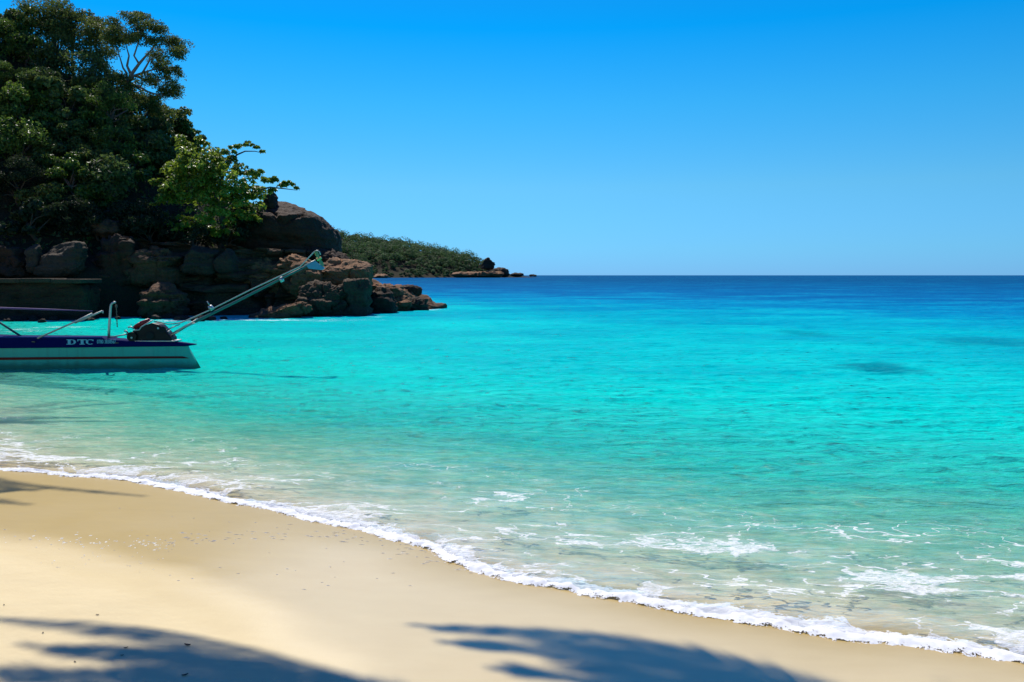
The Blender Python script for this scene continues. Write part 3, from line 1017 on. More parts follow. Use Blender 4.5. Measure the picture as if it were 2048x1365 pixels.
for i_, (lab, px, py, rx, ry, m) in enumerate(HILL):
    lf = (.17, .25, .33, .21)[i_ % 4]
    tree(lab, px, py, rx, ry, m, lf, int(4400 * (.23 / lf) ** 1.4), (22, 34, 16, 44)[(i_ * 3) % 4], group=G, depth=.9, hollow=(.3, .5, .4)[i_ % 3], flat=(.7, 1.0, .85)[i_ % 3], clump=(.36, .44, .30)[i_ % 3], limbs=10, asp=(.35, .55, .7)[i_ % 3], trunk=('bark', 'bark_pale')[i_ % 2])
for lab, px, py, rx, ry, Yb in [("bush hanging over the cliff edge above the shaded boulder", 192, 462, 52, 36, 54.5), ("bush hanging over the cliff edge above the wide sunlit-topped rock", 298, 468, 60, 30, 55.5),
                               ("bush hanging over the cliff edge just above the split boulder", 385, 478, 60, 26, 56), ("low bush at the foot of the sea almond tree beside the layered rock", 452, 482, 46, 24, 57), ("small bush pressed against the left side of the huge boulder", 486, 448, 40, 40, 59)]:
    tree(lab, px, py, rx, ry, 'leaf_shaded', .22, 2600, 24, group=G, Y=Yb, name="bush", cat="bush")
for px, py, rx, ry in [(90, 130, 50, 40), (255, 205, 40, 26), (80, 185, 50, 40), (180, 195, 46, 38), (85, 265, 50, 40), (180, 262, 44, 40), (265, 275, 44, 36), (330, 305, 40, 34), (95, 330, 50, 44), (190, 340, 46, 40), (262, 345, 44, 40), (95, 410, 50, 44), (190, 415, 46, 40), (372, 262, 26, 26), (55, 62, 42, 44), (150, 62, 44, 42), (20, 60, 36, 30), (60, 112, 50, 40), (-60, 120, 60, 60), (-60, 230, 60, 60), (-60, 340, 60, 60), (310, 275, 40, 34), (365, 320, 34, 36), (345, 345, 40, 40), (-150, 180, 80, 90), (-150, 330, 80, 90), (430, 330, 30, 30)]:
    tree("dark green tree merging into the dense canopy of the wooded hill", px, py, rx, ry, random.choice(['leaf', 'leaf4', 'leaf2']), .26, 1900, 18, group=G, depth=.9)

# sea almond tree: bright big leaves, two long branches out to the right
al_base = Vector((at(440, 470, 57).x, 57.0, at(440, 480, 57).z))
al = empty("sea_almond_tree", al_base)
rng = np.random.default_rng(99)
AL = [(400, 345, 62, 48, 56, 1100), (350, 345, 46, 34, 56.5, 600), (445, 375, 60, 50, 55.5, 1100), (385, 400, 70, 44, 55.5, 1100), (470, 410, 46, 40, 56, 700), (430, 440, 64, 36, 55.3, 800), (345, 400, 40, 40, 56, 450), (410, 300, 34, 26, 57, 330), (375, 318, 28, 46, 57, 420), (335, 365, 36, 22, 56, 300), (455, 325, 34, 22, 57, 300), (480, 355, 36, 26, 57, 330), (445, 470, 40, 20, 55.5, 260),
      (490, 405, 44, 38, 57.5, 800), (495, 435, 34, 30, 57.5, 450), (380, 455, 50, 24, 55.5, 450), (330, 400, 34, 40, 56, 350), (400, 375, 70, 60, 56, 1300), (520, 360, 34, 20, 57, 420), (550, 368, 28, 14, 57, 260), (575, 372, 22, 8, 57, 130), (594, 378, 9, 5, 57, 45), (545, 384, 22, 7, 57, 110), (470, 296, 22, 8, 57.5, 110), (490, 291, 22, 7, 57.5, 100), (512, 298, 12, 5, 57.5, 50), (525, 304, 7, 4, 57.5, 24), (468, 308, 12, 10, 57.5, 60)]
allp, alln, alls = [], [], []
for px, py, rx, ry, Y, n in AL:
    c = at(px, py, Y)
    r_ = (rx / F * Y, (rx + ry) * .5 / F * Y, ry / F * Y)
    p_, n_, s_, _, _ = crown_points(c, r_, max(4, n // 40), n, rng, .36, .3, .7)
    allp.append(p_); alln.append(n_ + np.array([0, 0, .6])); alls.append(s_)
V, Fq = leaves(np.concatenate(allp), np.concatenate(alln), .30, rng, .52, .6)
sub(al, "crown", np_mesh("crown", V, Fq, M['leaf3'], False, {"shade": np.concatenate(alls)}))
b = MB()
b.tube([al_base - Vector((0, 0, 1)), at(445, 450, 56.5), at(440, 420, 56), at(430, 390, 56), at(420, 350, 56)], [.2, .17, .14, .1, .04], 8)
b.tube([at(440, 420, 56), at(470, 400, 56.5), at(500, 385, 57), at(540, 375, 57), at(570, 378, 57), at(594, 381, 57)], [.11, .09, .07, .05, .035, .015], 7)
b.tube([at(430, 390, 56), at(450, 345, 57), at(462, 322, 57.5), at(474, 310, 57.5), at(490, 303, 57.5), at(510, 303, 57.5), at(527, 307, 57.5)], [.1, .08, .06, .055, .045, .03, .012], 7)
b.tube([at(440, 420, 56), at(400, 395, 56), at(360, 375, 56), at(335, 360, 56)], [.1, .07, .05, .02], 7)
b.tube([at(445, 450, 56.5), at(420, 440, 56), at(385, 420, 55.8)], [.09, .06, .02], 6)
sub(al, "trunk", b.mesh("trunk", M['bark'], True))
tag(al, "bright green sea almond tree with big leaves and long branches over the boulder", "tree", G)

# undergrowth over the hill slope
rng = np.random.default_rng(3)
n = 15000
ux, uy = rng.uniform(-62, -15, n), rng.uniform(50, 82, n)
uz = hill_z(ux, uy)
lim = np.interp(ux, [-60, -30, -22, -17], [2.5, 3.2, 4.0, 4.4])
k = uz > lim
ux, uy, uz = ux[k], uy[k], uz[k]
pts = P3(ux, uy, uz + rng.uniform(0, 1.1, len(ux)) ** 2)
V, Fq = leaves(pts, np.tile([[0, -.5, .7]], (len(pts), 1)), .34, rng, .55)
me = np_mesh("undergrowth", V, Fq, M['leaf4'], False, {"shade": rng.uniform(0, .7, len(pts))})
tag(link("undergrowth", me), "dark undergrowth of leaves covering the hill slope", "undergrowth", kind="stuff")

# ------------------------------------------------------------------ far headland
HD = 1000.0
hp = [(420, 470), (520, 462), (600, 462), (655, 470), (700, 481), (740, 488), (800, 495), (850, 503), (900, 513), (940, 521), (960, 529), (985, 537), (1010, 545), (1030, 551.5), (1050, 553), (1070, 555)]
hx = np.array([at(p[0], p[1], HD).x for p in hp])
hh = np.array([at(p[0], p[1], HD).z for p in hp])
xs, ts = np.linspace(hx[0] - 150, hx[-1] + 5, 240), np.linspace(0, 1, 70)
X, T = np.meshgrid(xs, ts)
front = np.interp(X, [hx[0] - 150, at(735, 555, HD).x, at(900, 555, HD).x, hx[-1]], [700, 800, 880, 985])


def head_z(x, t):
    H = np.interp(x, hx, hh)
    p = np.where(t < .6, sstep(0, .6, t) ** .8, 1 - sstep(.6, 1, t))
    return -2 + (H + 2) * p + np.clip(H, 0, 40) * .05 * fbm(P3(x * .03, t * 9), 3, 90) * p


YH = front + T * (HD - front) / .6
x, y, t = X.ravel(), YH.ravel(), T.ravel()
me = np_mesh("headland", P3(x, y, head_z(x, t)), grid_faces(70, 240), M['soil'], True)
tag(link("headland", me), kind="structure")
rng = np.random.default_rng(8)
nt = 1250
tx_ = rng.uniform(hx[3] - 40, at(975, 540, HD).x, nt)
tt = rng.uniform(.03, .72, nt)
fr = np.interp(tx_, [hx[0] - 150, at(735, 555, HD).x, at(900, 555, HD).x, hx[-1]], [700, 800, 880, 985])
tyy = fr + tt * (HD - fr) / .6
tzz = head_z(tx_, tt)
k = tzz > .7
tx_, tyy, tzz = tx_[k], tyy[k], tzz[k]
cr = (rng.uniform(1.4, 4.4, len(tx_)) + 2.4 * (rng.random(len(tx_)) < .16)) * np.clip(tzz / 12, .5, 1.2)
per = 90
e = rng.normal(0, 1, (len(tx_), per, 3))
e /= np.linalg.norm(e, axis=2)[:, :, None]
e[:, :, 2] = np.where(e[:, :, 2] < -.3, -e[:, :, 2], e[:, :, 2])
ctr = np.stack([tx_, tyy, tzz + cr * .8], 1)[:, None, :]
pts = (ctr + e * cr[:, None, None] * rng.uniform(.7, 1.05, (len(tx_), per, 1)) * np.array([1, 1, .9])).reshape(-1, 3)
sh = np.clip(.42 + .34 * rng.normal(0, 1, (len(tx_), 1)) + .12 * rng.normal(0, 1, (len(tx_), per)), 0, 1).ravel()
V, Fq = leaves(pts, e.reshape(-1, 3), 1.35, rng, .7, .35)
me = np_mesh("forest", V, Fq, M['far_leaf'], False, {"shade": sh})
tag(link("forest", me), "dense green wood covering the far headland", "forest", kind="stuff")
for lab, px, py, hw, hh_, k_, m in [("dark rounded rock crowning the end of the far headland", 976, 528, 13, 12, 2.6, 'rock_dark'), ("dark blocky rock stepping down at the tip of the far headland", 1003, 544, 17, 10, 3.5, 'rock_dark'), ("pale sloping rock slab at the waterline of the far headland", 975, 549, 34, 7, 2.2, 'rock'),
                                     ("brown rock low on the shore of the far headland left of the pale slab", 930, 549, 26, 6, 2.4, 'rock'), ("low dark skerry just off the tip of the far headland", 1034, 550, 14, 3.2, 2.2, 'rock_dark'), ("tiny dark rock islet farthest out on the horizon", 1066, 551.5, 8, 2.2, 2.2, 'rock_dark'), ("pale sandy rock shelf at the near end of the far headland's shore", 745, 553, 28, 4, 2.2, 'rock')]:
    Yr = np.interp(px, [735, 900, 1060], [760, 850, 985])
    rock(lab, px, py, hw, hh_, float(Yr), .8, name="rock", mat=m, k=k_, amp=.15, strata=.06, seed=int(px), subd=4, profile=cone_profile if py < 530 else None)

# ------------------------------------------------------------------ long-tail boat
BY = 22.5
def mat_hull():
    b = N("hull_pale_teal")
    pos = b.pos()
    z = b.n("SeparateXYZ", {0: pos}).outputs[2]
    streak = b.noise(b.scaled(pos, (9, 1, .7)), 1.0, 5, .65)
    blot = b.noise(pos, 2.2, 5, .65)
    c = b.mix(b.ramp(streak, [(.52, 0.0), (.75, .45)]), (.05, .43, .32), (.05, .20, .14))
    c = b.mix(b.ramp(blot, [(.55, 0.0), (.75, .35)]), c, (.16, .42, .34))
    g = b.ramp(b.math('SUBTRACT', b.math('ADD', .22, b.math('MULTIPLY', b.math('SUBTRACT', blot, .5), .3)), z), [(.0, 0.0), (.14, .7)])
    c = b.mix(g, c, (.02, .10, .05))
    return b.finish(b.n("BsdfPrincipled", {"Base Color": c, "Roughness": .5, "Specular IOR Level": .3}))


M['hull'] = mat_hull()
M['blue'] = paint("hull_navy_blue", (.002, .006, .085), .85, wear=.12, spec=.08)
M['red'] = paint("dark_red_stripe", (.17, .008, .006), .5, spec=.2)
M['letter'] = paint("lettering_light_blue", (.16, .50, .62), .5)
M['steel'] = paint("bare_steel", (.45, .45, .43), .35, .8)
M['alu'] = paint("pale_tube", (.45, .45, .42), .4, .3)
M['teal'] = paint("teal_paint", (.03, .13, .13), .5, spec=.3)
M['skeg'] = paint("skeg_blue", (.02, .26, .42), .4)
M['black'] = paint("engine_black", (.006, .005, .005), .5, wear=.4, spec=.25)
M['tankred'] = paint("tank_red", (.30, .012, .015), .35)
M['purple'] = paint("purple_rope", (.10, .05, .19), .7)
M['chain'] = paint("rusty_chain", (.12, .10, .08), .6, .5)
M['brass'] = paint("brass_blade", (.55, .45, .16), .35, .8)


def bp(px, py, dy=0.0):
    """boat side-view pixel -> world, on the near side plane moved dy into the scene"""
    return at(px, py, BY + dy)


stern = bp(398, 742, .45)
boat = empty("longtail_boat", (stern.x - 2, BY + .5, 0))
tag(boat, "moored long-tail boat with navy blue gunwale, pale teal hull and red stripe", "boat")
# hull: sections along x, mirrored about the centre plane y = BY + .5
xb = stern.x - 10.5


def zpx(py): return bp(0, py).z


ZW = zpx(697)
secs = []
XT, XB = bp(373, 694, .45).x, bp(399, 745, .45).x


def half(xx):
    """half width of the sheer at position x"""
    t = max(0, min(1, (XT - xx) / (XT - xb)))
    return .05 + .36 * (1 - math.exp(-t * 6)) - .36 * max(0, (t - .5) / .5) ** 2


FL = ((0, 1.0), (.25, .985), (.5, .96), (.75, .93), (1.0, .88), (1.35, .7), (1.6, .2))
tt_ = np.linspace(0, 1, 40) ** 1.5
for t in tt_:
    x_top = XT + (xb - XT) * t
    rake = (XB - XT) * (1 - t) - .9 * t * 0
    hw = half(x_top)
    rise = .5 * max(0, (t - .6) / .4) ** 2
    zt = zpx(693 + 4 * min(1, t * 2.6)) + rise
    ring = []
    for sgn in (-1, 1):
        ring.append([(x_top + rake * min(u, 1.2), BY + .5 + sgn * hw * wd, zt * (1 - u)) for u, wd in FL])
    secs.append(ring[0] + ring[1][::-1])
V = np.array([p for r_ in secs for p in r_])
b = MB()
nr = len(secs[0])
fs = [(i * nr + j, i * nr + j + 1, (i + 1) * nr + j + 1, (i + 1) * nr + j) for i in range(len(secs) - 1) for j in range(nr - 1)]
fs.append(tuple(range(nr)))
fs.append(tuple(range((len(secs) - 1) * nr, len(secs) * nr))[::-1])
b.add(V, fs)
sub(boat, "hull", b.mesh("hull", M['hull'], False))


def near(px, py):
    """the point of the near gunwale seen at a pixel"""
    p = bp(px, py, .1)
    for _ in range(4): p = bp(px, py, .5 - half(p.x))
    return p


def side(px, py, out=.0):
    """point on the near hull side"""
    p = near(px, py)
    u = max(0, min(1, 1 - p.z / ZW))
    x_top = p.x - (XB - XT) * u
    wd = float(np.interp(u, [f[0] for f in FL], [f[1] for f in FL]))
    return Vector((p.x, BY + .5 - half(x_top) * wd - out, p.z))


def hwid(xx):
    return half(xx)


# navy gunwale strake with deck
top_px = [(390, 688.5), (372, 686.5), (345, 684), (300, 683.5), (262, 683), (240, 681), (214, 679.5), (206, 675.5), (150, 675.2), (80, 675), (0, 674.8), (-120, 674), (-260, 672)]
bot_px = [(390, 690.5), (372, 693), (345, 693.2), (300, 693.6), (262, 694), (240, 694.3), (214, 694.6), (206, 694.8), (150, 695.5), (80, 696.3), (0, 697), (-120, 697), (-260, 696)]
b = MB()
ringv = []
for (xt, yt), (xo, yo) in zip(top_px, bot_px):
    p, q = near(xt, yt), near(xo, yo)
    w_ = hwid(p.x) + .025
    if xt >= 390: w_ = .06
    if xt < -100: p.z += .06; q.z += .05
    ringv.append([(q.x, BY + .5 - w_, q.z), (p.x, BY + .5 - w_ - .02, p.z), (p.x, BY + .5 + w_ + .02, p.z), (q.x, BY + .5 + w_, q.z)])
xl = xb - .3
ringv.append([(xl, BY + .48, ZW + .55), (xl, BY + .46, ZW + .95), (xl, BY + .54, ZW + .95), (xl, BY + .52, ZW + .55)])
vv = [p for r_ in ringv for p in r_]
fs = []
for i in range(len(ringv) - 1):
    for j in range(4):
        a, c = i * 4 + j, i * 4 + (j + 1) % 4
        fs.append((a, c, c + 4, a + 4))
fs += [(0, 1, 2, 3), tuple(range(len(vv) - 4, len(vv)))[::-1]]
sub(boat, "gunwale", b.add(vv, fs).mesh("gunwale", M['blue'], False))
# rub rail along the gunwale top
b = MB()
b.tube([Vector((near(x_, y_).x, BY + .5 - hwid(near(x_, y_).x) - .045, near(x_, y_).z + .005)) for x_, y_ in top_px[7:12]], .022, 6)
M['rail'] = paint("rail_blue", (.02, .05, .25), .8, spec=.1)
sub(boat, "rub_rail", b.mesh("rub_rail", M['rail'], True))
# pale deck edge under the engine and brown end board
b = MB()
b.box((bp(308, 683, .25).x, BY + .5, bp(308, 682.8, .25).z), (bp(350, 0, .25).x - bp(264, 0, .25).x, .5, .03))
sub(boat, "engine_board", b.mesh("engine_board", M['steel'], bevel=.006))
# red stripe, set proud of the hull side
b = MB()
st = []
for px, y0, y1 in [(379, 716.4, 716.8), (366, 712.8, 717.0), (300, 713.0, 717.5), (200, 713.8, 718.6), (100, 714.6, 719.6), (0, 715.4, 720.6), (-130, 716.5, 720.5)]:
    st.append((side(px, y0, .012), side(px, y1, .012)))
vv = [p for s_ in st for p in s_]
sub(boat, "stripe", b.add(vv, [(2 * i, 2 * i + 1, 2 * i + 3, 2 * i + 2) for i in range(len(st) - 1)]).mesh("stripe", M['red']))
# lettering on the strake


def text_part(txt, px0, px1, py0, py1, bold=False, name="lettering"):
    cu = bpy.data.curves.new(name, 'FONT')
    cu.body = txt
    cu.size = 1.0
    cu.extrude = .01
    cu.offset = .035 if bold else .012
    tmp = bpy.data.objects.new(name, cu)
    COL.objects.link(tmp)
    bpy.context.view_layer.update()
    me = bpy.data.meshes.new_from_object(tmp.evaluated_get(bpy.context.evaluated_depsgraph_get()))
    bpy.data.objects.remove(tmp)
    co = np.empty(len(me.vertices) * 3, np.float32)
    me.vertices.foreach_get("co", co)
    co = co.reshape(-1, 3)
    lo, hi = co.min(0), co.max(0)
    a, b_ = bp(px0, py1), bp(px1, py0)
    yy = BY + .5 - hwid(a.x) - .052
    yz = BY + .5 - hwid(b_.x) - .052
    u = (co[:, 0] - lo[0]) / (hi[0] - lo[0])
    v = (co[:, 1] - lo[1]) / (hi[1] - lo[1])
    new = np.stack([a.x + u * (b_.x - a.x), yy + u * (yz - yy) - .008 + co[:, 2] * .2, a.z + v * (b_.z - a.z)], 1)
    me.vertices.foreach_set("co", new.ravel().astype(np.float32))
    me.update()
    me.materials.clear()
    me.materials.append(M['letter'])
    o = sub(boat, name, me)
    return o


def slab_letters():
    """DTC in a heavy slab-serif face, as solid shapes on the strake"""
    b = MB()

    def rect(x0, x1, y0, y1):
        p = [bp(x0, y0), bp(x1, y0), bp(x1, y1), bp(x0, y1)]
        yy = BY + .5 - hwid(p[0].x) - .05
        b.add([(q.x, yy, q.z) for q in p] + [(q.x, yy + .02, q.z) for q in p], [(0, 1, 2, 3), (7, 6, 5, 4), (0, 4, 5, 1), (1, 5, 6, 2), (2, 6, 7, 3), (3, 7, 4, 0)])

    def arc(cx, cy, rx, ry, w, a0, a1, n=12):
        pr = None
        for i in range(n + 1):
            a = R(a0 + (a1 - a0) * i / n)
            k = 1 - .55 * abs(math.sin(a))
            o_ = (cx + rx * math.cos(a), cy - ry * math.sin(a))
            i_ = (cx + (rx - w * k) * math.cos(a), cy - (ry - w * .28) * math.sin(a))
            cur = [o_, i_]
            if pr:
                p = [bp(*pr[0]), bp(*cur[0]), bp(*cur[1]), bp(*pr[1])]
                yy = BY + .5 - hwid(p[0].x) - .05
                b.add([(q.x, yy, q.z) for q in p] + [(q.x, yy + .02, q.z) for q in p], [(0, 1, 2, 3), (7, 6, 5, 4), (0, 4, 5, 1), (2, 6, 7, 3)])
            pr = cur
    rect(131.5, 137, 680.6, 689.4); rect(129, 139, 680, 681.3); rect(129, 139, 688.9, 690.2)
    arc(139, 685.1, 8.5, 5.1, 5, -90, 90)
    rect(157, 162.5, 680.6, 689.4); rect(150.5, 169, 680, 681.5); rect(150.5, 152, 681, 684); rect(167.5, 169, 681, 684); rect(154.5, 165, 688.9, 690.2)
    arc(175.5, 685.1, 8.5, 5.2, 5, 50, 310, 18); rect(180, 182, 680.4, 683.4)
    return b.mesh("lettering", M['letter'])


tag(sub(boat, "lettering", slab_letters()), "light blue slab-serif letters DTC on the navy gunwale")
text_part("0780 3838567", 189.5, 226, 680.6, 688.4, name="phone_number")

# engine
ey = .5
eng = empty("engine", (0, 0, 0))
eng.parent = boat
eng.location = bp(300, 665, ey) - boat.location
b = MB()
poly = [(262, 683), (256, 671), (268, 660), (285, 652), (304, 646), (318, 650), (332, 664), (343, 676), (343, 683)]
b.prism([(bp(*p, ey - .2).x, bp(*p, ey - .2).z) for p in poly], BY + ey - .2, BY + ey + .2)
blk = b.mesh("engine_block", M['black'], bevel=.03)


def esub(parent, name, me):
    return sub(parent, name, me)


esub(eng, "engine_block", blk)
b = MB()
for q in (-.2, .22):
    b.tube([bp(266, 662, ey + q), bp(279, 660, ey + q), bp(283, 654, ey + q), bp(305, 641, ey + q)], .018, 6)
b.tube([bp(256, 655, ey - .1), bp(262, 654, ey - .1), bp(268, 658, ey - .1)], .02, 6)
b.tube([bp(249, 663, ey), bp(252, 662, ey), bp(256, 667, ey)], .025, 6)
esub(eng, "handle_frame", b.mesh("handle_frame", M['alu'], True))
b = MB()
b.tube([bp(269, 656, ey), bp(283, 648, ey), bp(299, 639.5, ey)], [.06, .075, .04], 10)
b.tube([bp(271, 652, ey - .06), bp(280, 647, ey - .06)], .035, 8)
esub(eng, "fuel_tank", b.mesh("fuel_tank", M['tankred'], True))
b = MB()
fw = bp(263, 674, ey - .27)
b.tube([fw, fw + Vector((0, .08, 0))], .13, 18)
esub(eng, "flywheel", b.mesh("flywheel", M['black'], False))
for nm_, px_, py_, r_ in (("pulley", 325, 660, .09), ("pulley", 300, 672, .1)):
    esub(eng, nm_, MB().tube([bp(px_, py_, ey - .26), bp(px_, py_, ey - .12)], r_, 14).mesh(nm_, M['black'], False))
for px_, py_ in ((263, 676), (316, 657)):
    esub(eng, "bolt_cap", MB().tube([bp(px_, py_, ey - .3), bp(px_, py_, ey - .2)], .027, 10).mesh("bolt_cap", M['alu'], False))
b = MB()
b.tube([bp(219, 675.5, ey - .2), bp(250, 669.5, ey - .1), bp(258, 668, ey)], .018, 6)
esub(eng, "tiller", b.mesh("tiller", M['alu'], True))
b = MB()
b.tube([bp(308, 643, ey), bp(320, 645, ey), bp(335, 648.5, ey), bp(350, 648, ey), bp(362, 645, ey)], .012, 6)
esub(eng, "cable", b.mesh("cable", M['black'], True))
# long tail
tail = empty("long_tail", (0, 0, 0))
tail.parent = boat
tail.location = bp(335, 672, ey) - boat.location
b = MB()
b.tube([bp(333, 676, ey), bp(372, 653, ey), bp(470, 605, ey), bp(560, 559, ey), bp(618, 530, ey)], [.04, .038, .034, .03, .026], 10)
sub(tail, "shaft_housing", b.mesh("shaft_housing", M['teal'], True))
b = MB()
b.tube([bp(349, 648, ey - .03), bp(362, 646, ey - .03), bp(420, 620.5, ey - .03), bp(500, 580.5, ey - .03), bp(560, 552.5, ey - .03), bp(600, 534, ey - .03), bp(615, 518, ey - .03), bp(629, 503.5, ey - .03), bp(634, 501.5, ey - .03), bp(639, 504, ey - .03), bp(641, 510, ey - .03)], .016, 8)
b.tube([bp(608, 532, ey), bp(631, 521, ey)], .02, 6)
sub(tail, "guard_tube", b.mesh("guard_tube", M['alu'], True))
b = MB()
for a, c in [((324, 664), (360, 649)), ((326, 671), (339, 662)), ((331, 674), (341, 660)), ((335, 676), (396, 637.5)), ((352, 662), (390, 646))]:
    b.tube([bp(*a, ey - .1), bp(*c, ey - .06)], .016, 6)
sub(tail, "strut", b.mesh("strut", M['alu'], True))
sub(tail, "clamp", MB().tube([bp(419, 618, ey), bp(425, 614.5, ey)], .075, 10).tube([bp(420, 612, ey - .03), bp(414, 603, ey - .06)], .015, 6).mesh("clamp", M['steel'], True))
sub(tail, "clamp", MB().tube([bp(560, 561, ey), bp(566, 558, ey)], .07, 10).mesh("clamp", M['steel'], True))
b = MB()
poly = [(613, 531), (630, 522.5), (650, 536.5), (645, 540.5), (617, 537.5)]
b.prism([(bp(*p, ey).x, bp(*p, ey).z) for p in poly], BY + ey - .03, BY + ey + .03)
sub(tail, "skeg", b.mesh("skeg", M['skeg'], bevel=.01))
b = MB()
hub0, hub1 = bp(634, 520, ey), bp(643, 516, ey)
b.tube([hub0, hub1], [.05, .03], 10)
ax = (hub1 - hub0).normalized()
ctr = hub0.lerp(hub1, .5)
for k_ in range(2):
    a = R(95 + 180 * k_)
    u = Vector((0, 1, 0)).cross(ax).normalized()
    d = u * math.cos(a - R(95)) + Vector((0, .25, 0)) * math.sin(a)
    d = d.normalized()
    w_ = (ax * .5 + Vector((0, .8, 0))).normalized()
    pts = [ctr + d * r_ + w_ * s_ for r_, s_ in ((.03, -.03), (.12, -.07), (.2, -.05), (.24, 0), (.2, .06), (.1, .06), (.03, .03))]
    n_ = d.cross(w_).normalized() * .006
    m_ = len(pts)
    b.add([p + n_ for p in pts] + [p - n_ for p in pts], [tuple(range(m_)), tuple(range(2 * m_ - 1, m_ - 1, -1))] + [(i, (i + 1) % m_, (i + 1) % m_ + m_, i + m_) for i in range(m_)])
sub(tail, "propeller", b.mesh("propeller", M['brass'], False))
# davit with chain
b = MB()
b.tube([bp(217.5, 677, .3), bp(218.5, 655, .3), bp(221, 616, .3), bp(222, 610, .3), bp(224.5, 607, .3), bp(231, 604.3, .3)], [.036, .034, .03, .028, .026, .024], 10)
dv = sub(boat, "davit", b.mesh("davit", M['steel'], True))
b = MB()
for i in range(16):
    q0 = bp(232.3 + i * .14, 611 + i * 2.8, .3)
    b.box(q0, (.03 if i % 2 else .012, .012 if i % 2 else .03, .045))
b.tube([bp(231, 604.5, .3), bp(232.3, 611, .3)], .008, 5)
b.box(bp(232.3, 613, .3), (.05, .04, .07))
c_ = bpy.data.objects.new("chain", b.mesh("chain", M['chain'], bevel=.004))
COL.objects.link(c_); c_.parent = dv
c_.location = (0, 0, 0)
# two pale poles propped on the gunwale
for a, c in [((75, 677.5), (205, 622.5)), ((122, 655.5), (184, 627.5))]:
    pass
b = MB().tube([bp(75, 677, .05), bp(150, 644.2, .12), bp(184, 627.6, .16)], .022, 8)
sub(boat, "pole", b.mesh("pole", M['alu'], True))
b = MB().tube([bp(150, 646.5, .2), bp(205, 622.3, .24)], .022, 8)
b.box(bp(205.5, 624.5, .24), (.03, .03, .07))
sub(boat, "pole", b.mesh("pole", M['alu'], True))
b = MB().tube([bp(185, 622.6, .3), bp(90, 619.3, .5), bp(0, 616.5, .7), bp(-160, 611, 1.0)], [.010, .024, .028, .03], 6)
sub(boat, "awning_rope", b.mesh("awning_rope", M['purple'], True))
b = MB().tube([bp(45, 675, .6), bp(0, 646, .6), bp(-60, 607, .6)], .03, 6)
sub(boat, "awning_strut", b.mesh("awning_strut", M['teal'], True))
b = MB()
b.box(side(70, 683.5, .07), (.09, .04, .035))
sub(boat, "cleat", b.mesh("cleat", M['chain'], bevel=.006))
b = MB()
b.box(side(233, 686, .05), (.16, .02, .03))
sub(boat, "badge", b.mesh("badge", M['chain'], bevel=.004))

# ------------------------------------------------------------------ coconut palms whose fronds shade the sand
KH = math.cos(R(SUN_EL)) / math.sin(R(SUN_EL))
SH2 = Vector((-math.sin(R(SUN_AZ)), math.cos(R(SUN_AZ)), 0)) * KH       # shift towards the sun per metre of height


def lift(gx_, gy_, zg, zz):
    """the point at height zz whose shadow falls on ground point (gx, gy, zg)"""
    return Vector((gx_, gy_, zg)) + (SH2 + Vector((0, 0, 1))) * (zz - zg)


def frond(path, rng, nleaf=104, ll=.75, droop=.12, w=.034, far=1.0):
    """midrib with two rows of hanging leaflets; returns stem and leaflet geometry"""
    pts = [Vector(p) for p in path]
    ts = np.linspace(0, 1, len(pts))

    def pos(t):
        i = min(int(t * (len(pts) - 1)), len(pts) - 2)
        return pts[i].lerp(pts[i + 1], t * (len(pts) - 1) - i)
    V, Fq = [], []
    for k_ in range(nleaf):
        t = .10 + .9 * (k_ + rng.uniform(-.3, .3)) / nleaf
        t = max(.08, min(.995, t))
        p = pos(t)
        tan = (pos(min(1, t + .03)) - pos(max(0, t - .03))).normalized()
        sidev = tan.cross(Vector((0, 0, 1))).normalized()
        view = Vector((.25, -1, 0))
        L = ll * (math.sin(math.pi * min(1, .12 + t * .92)) ** .6) * rng.uniform(.7, 1.15) + .12
        for sg in (-1, 1):
            L_ = L if (sidev * sg).dot(view) > 0 else L * far
            d = (sidev * sg * .6 + tan * (.6 + .5 * t) + Vector((0, 0, -droop * rng.uniform(.5, 1.4)))).normalized()
            mid = p + d * L_ * .5
            d2 = (d + Vector((0, 0, -droop * .9))).normalized()
            tip = mid + d2 * L_ * .5
            ww = (tan - d * tan.dot(d)).normalized() * w * .5
            n0 = len(V)
            V += [p - ww * .5, p + ww * .5, mid + ww, mid - ww, tip + ww * .12, tip - ww * .12]
            Fq += [(n0, n0 + 1, n0 + 2, n0 + 3), (n0 + 3, n0 + 2, n0 + 4, n0 + 5)]
    return V, Fq


def sand_pts(*px):
    return [tuple(on_beach(*p)) for p in px]


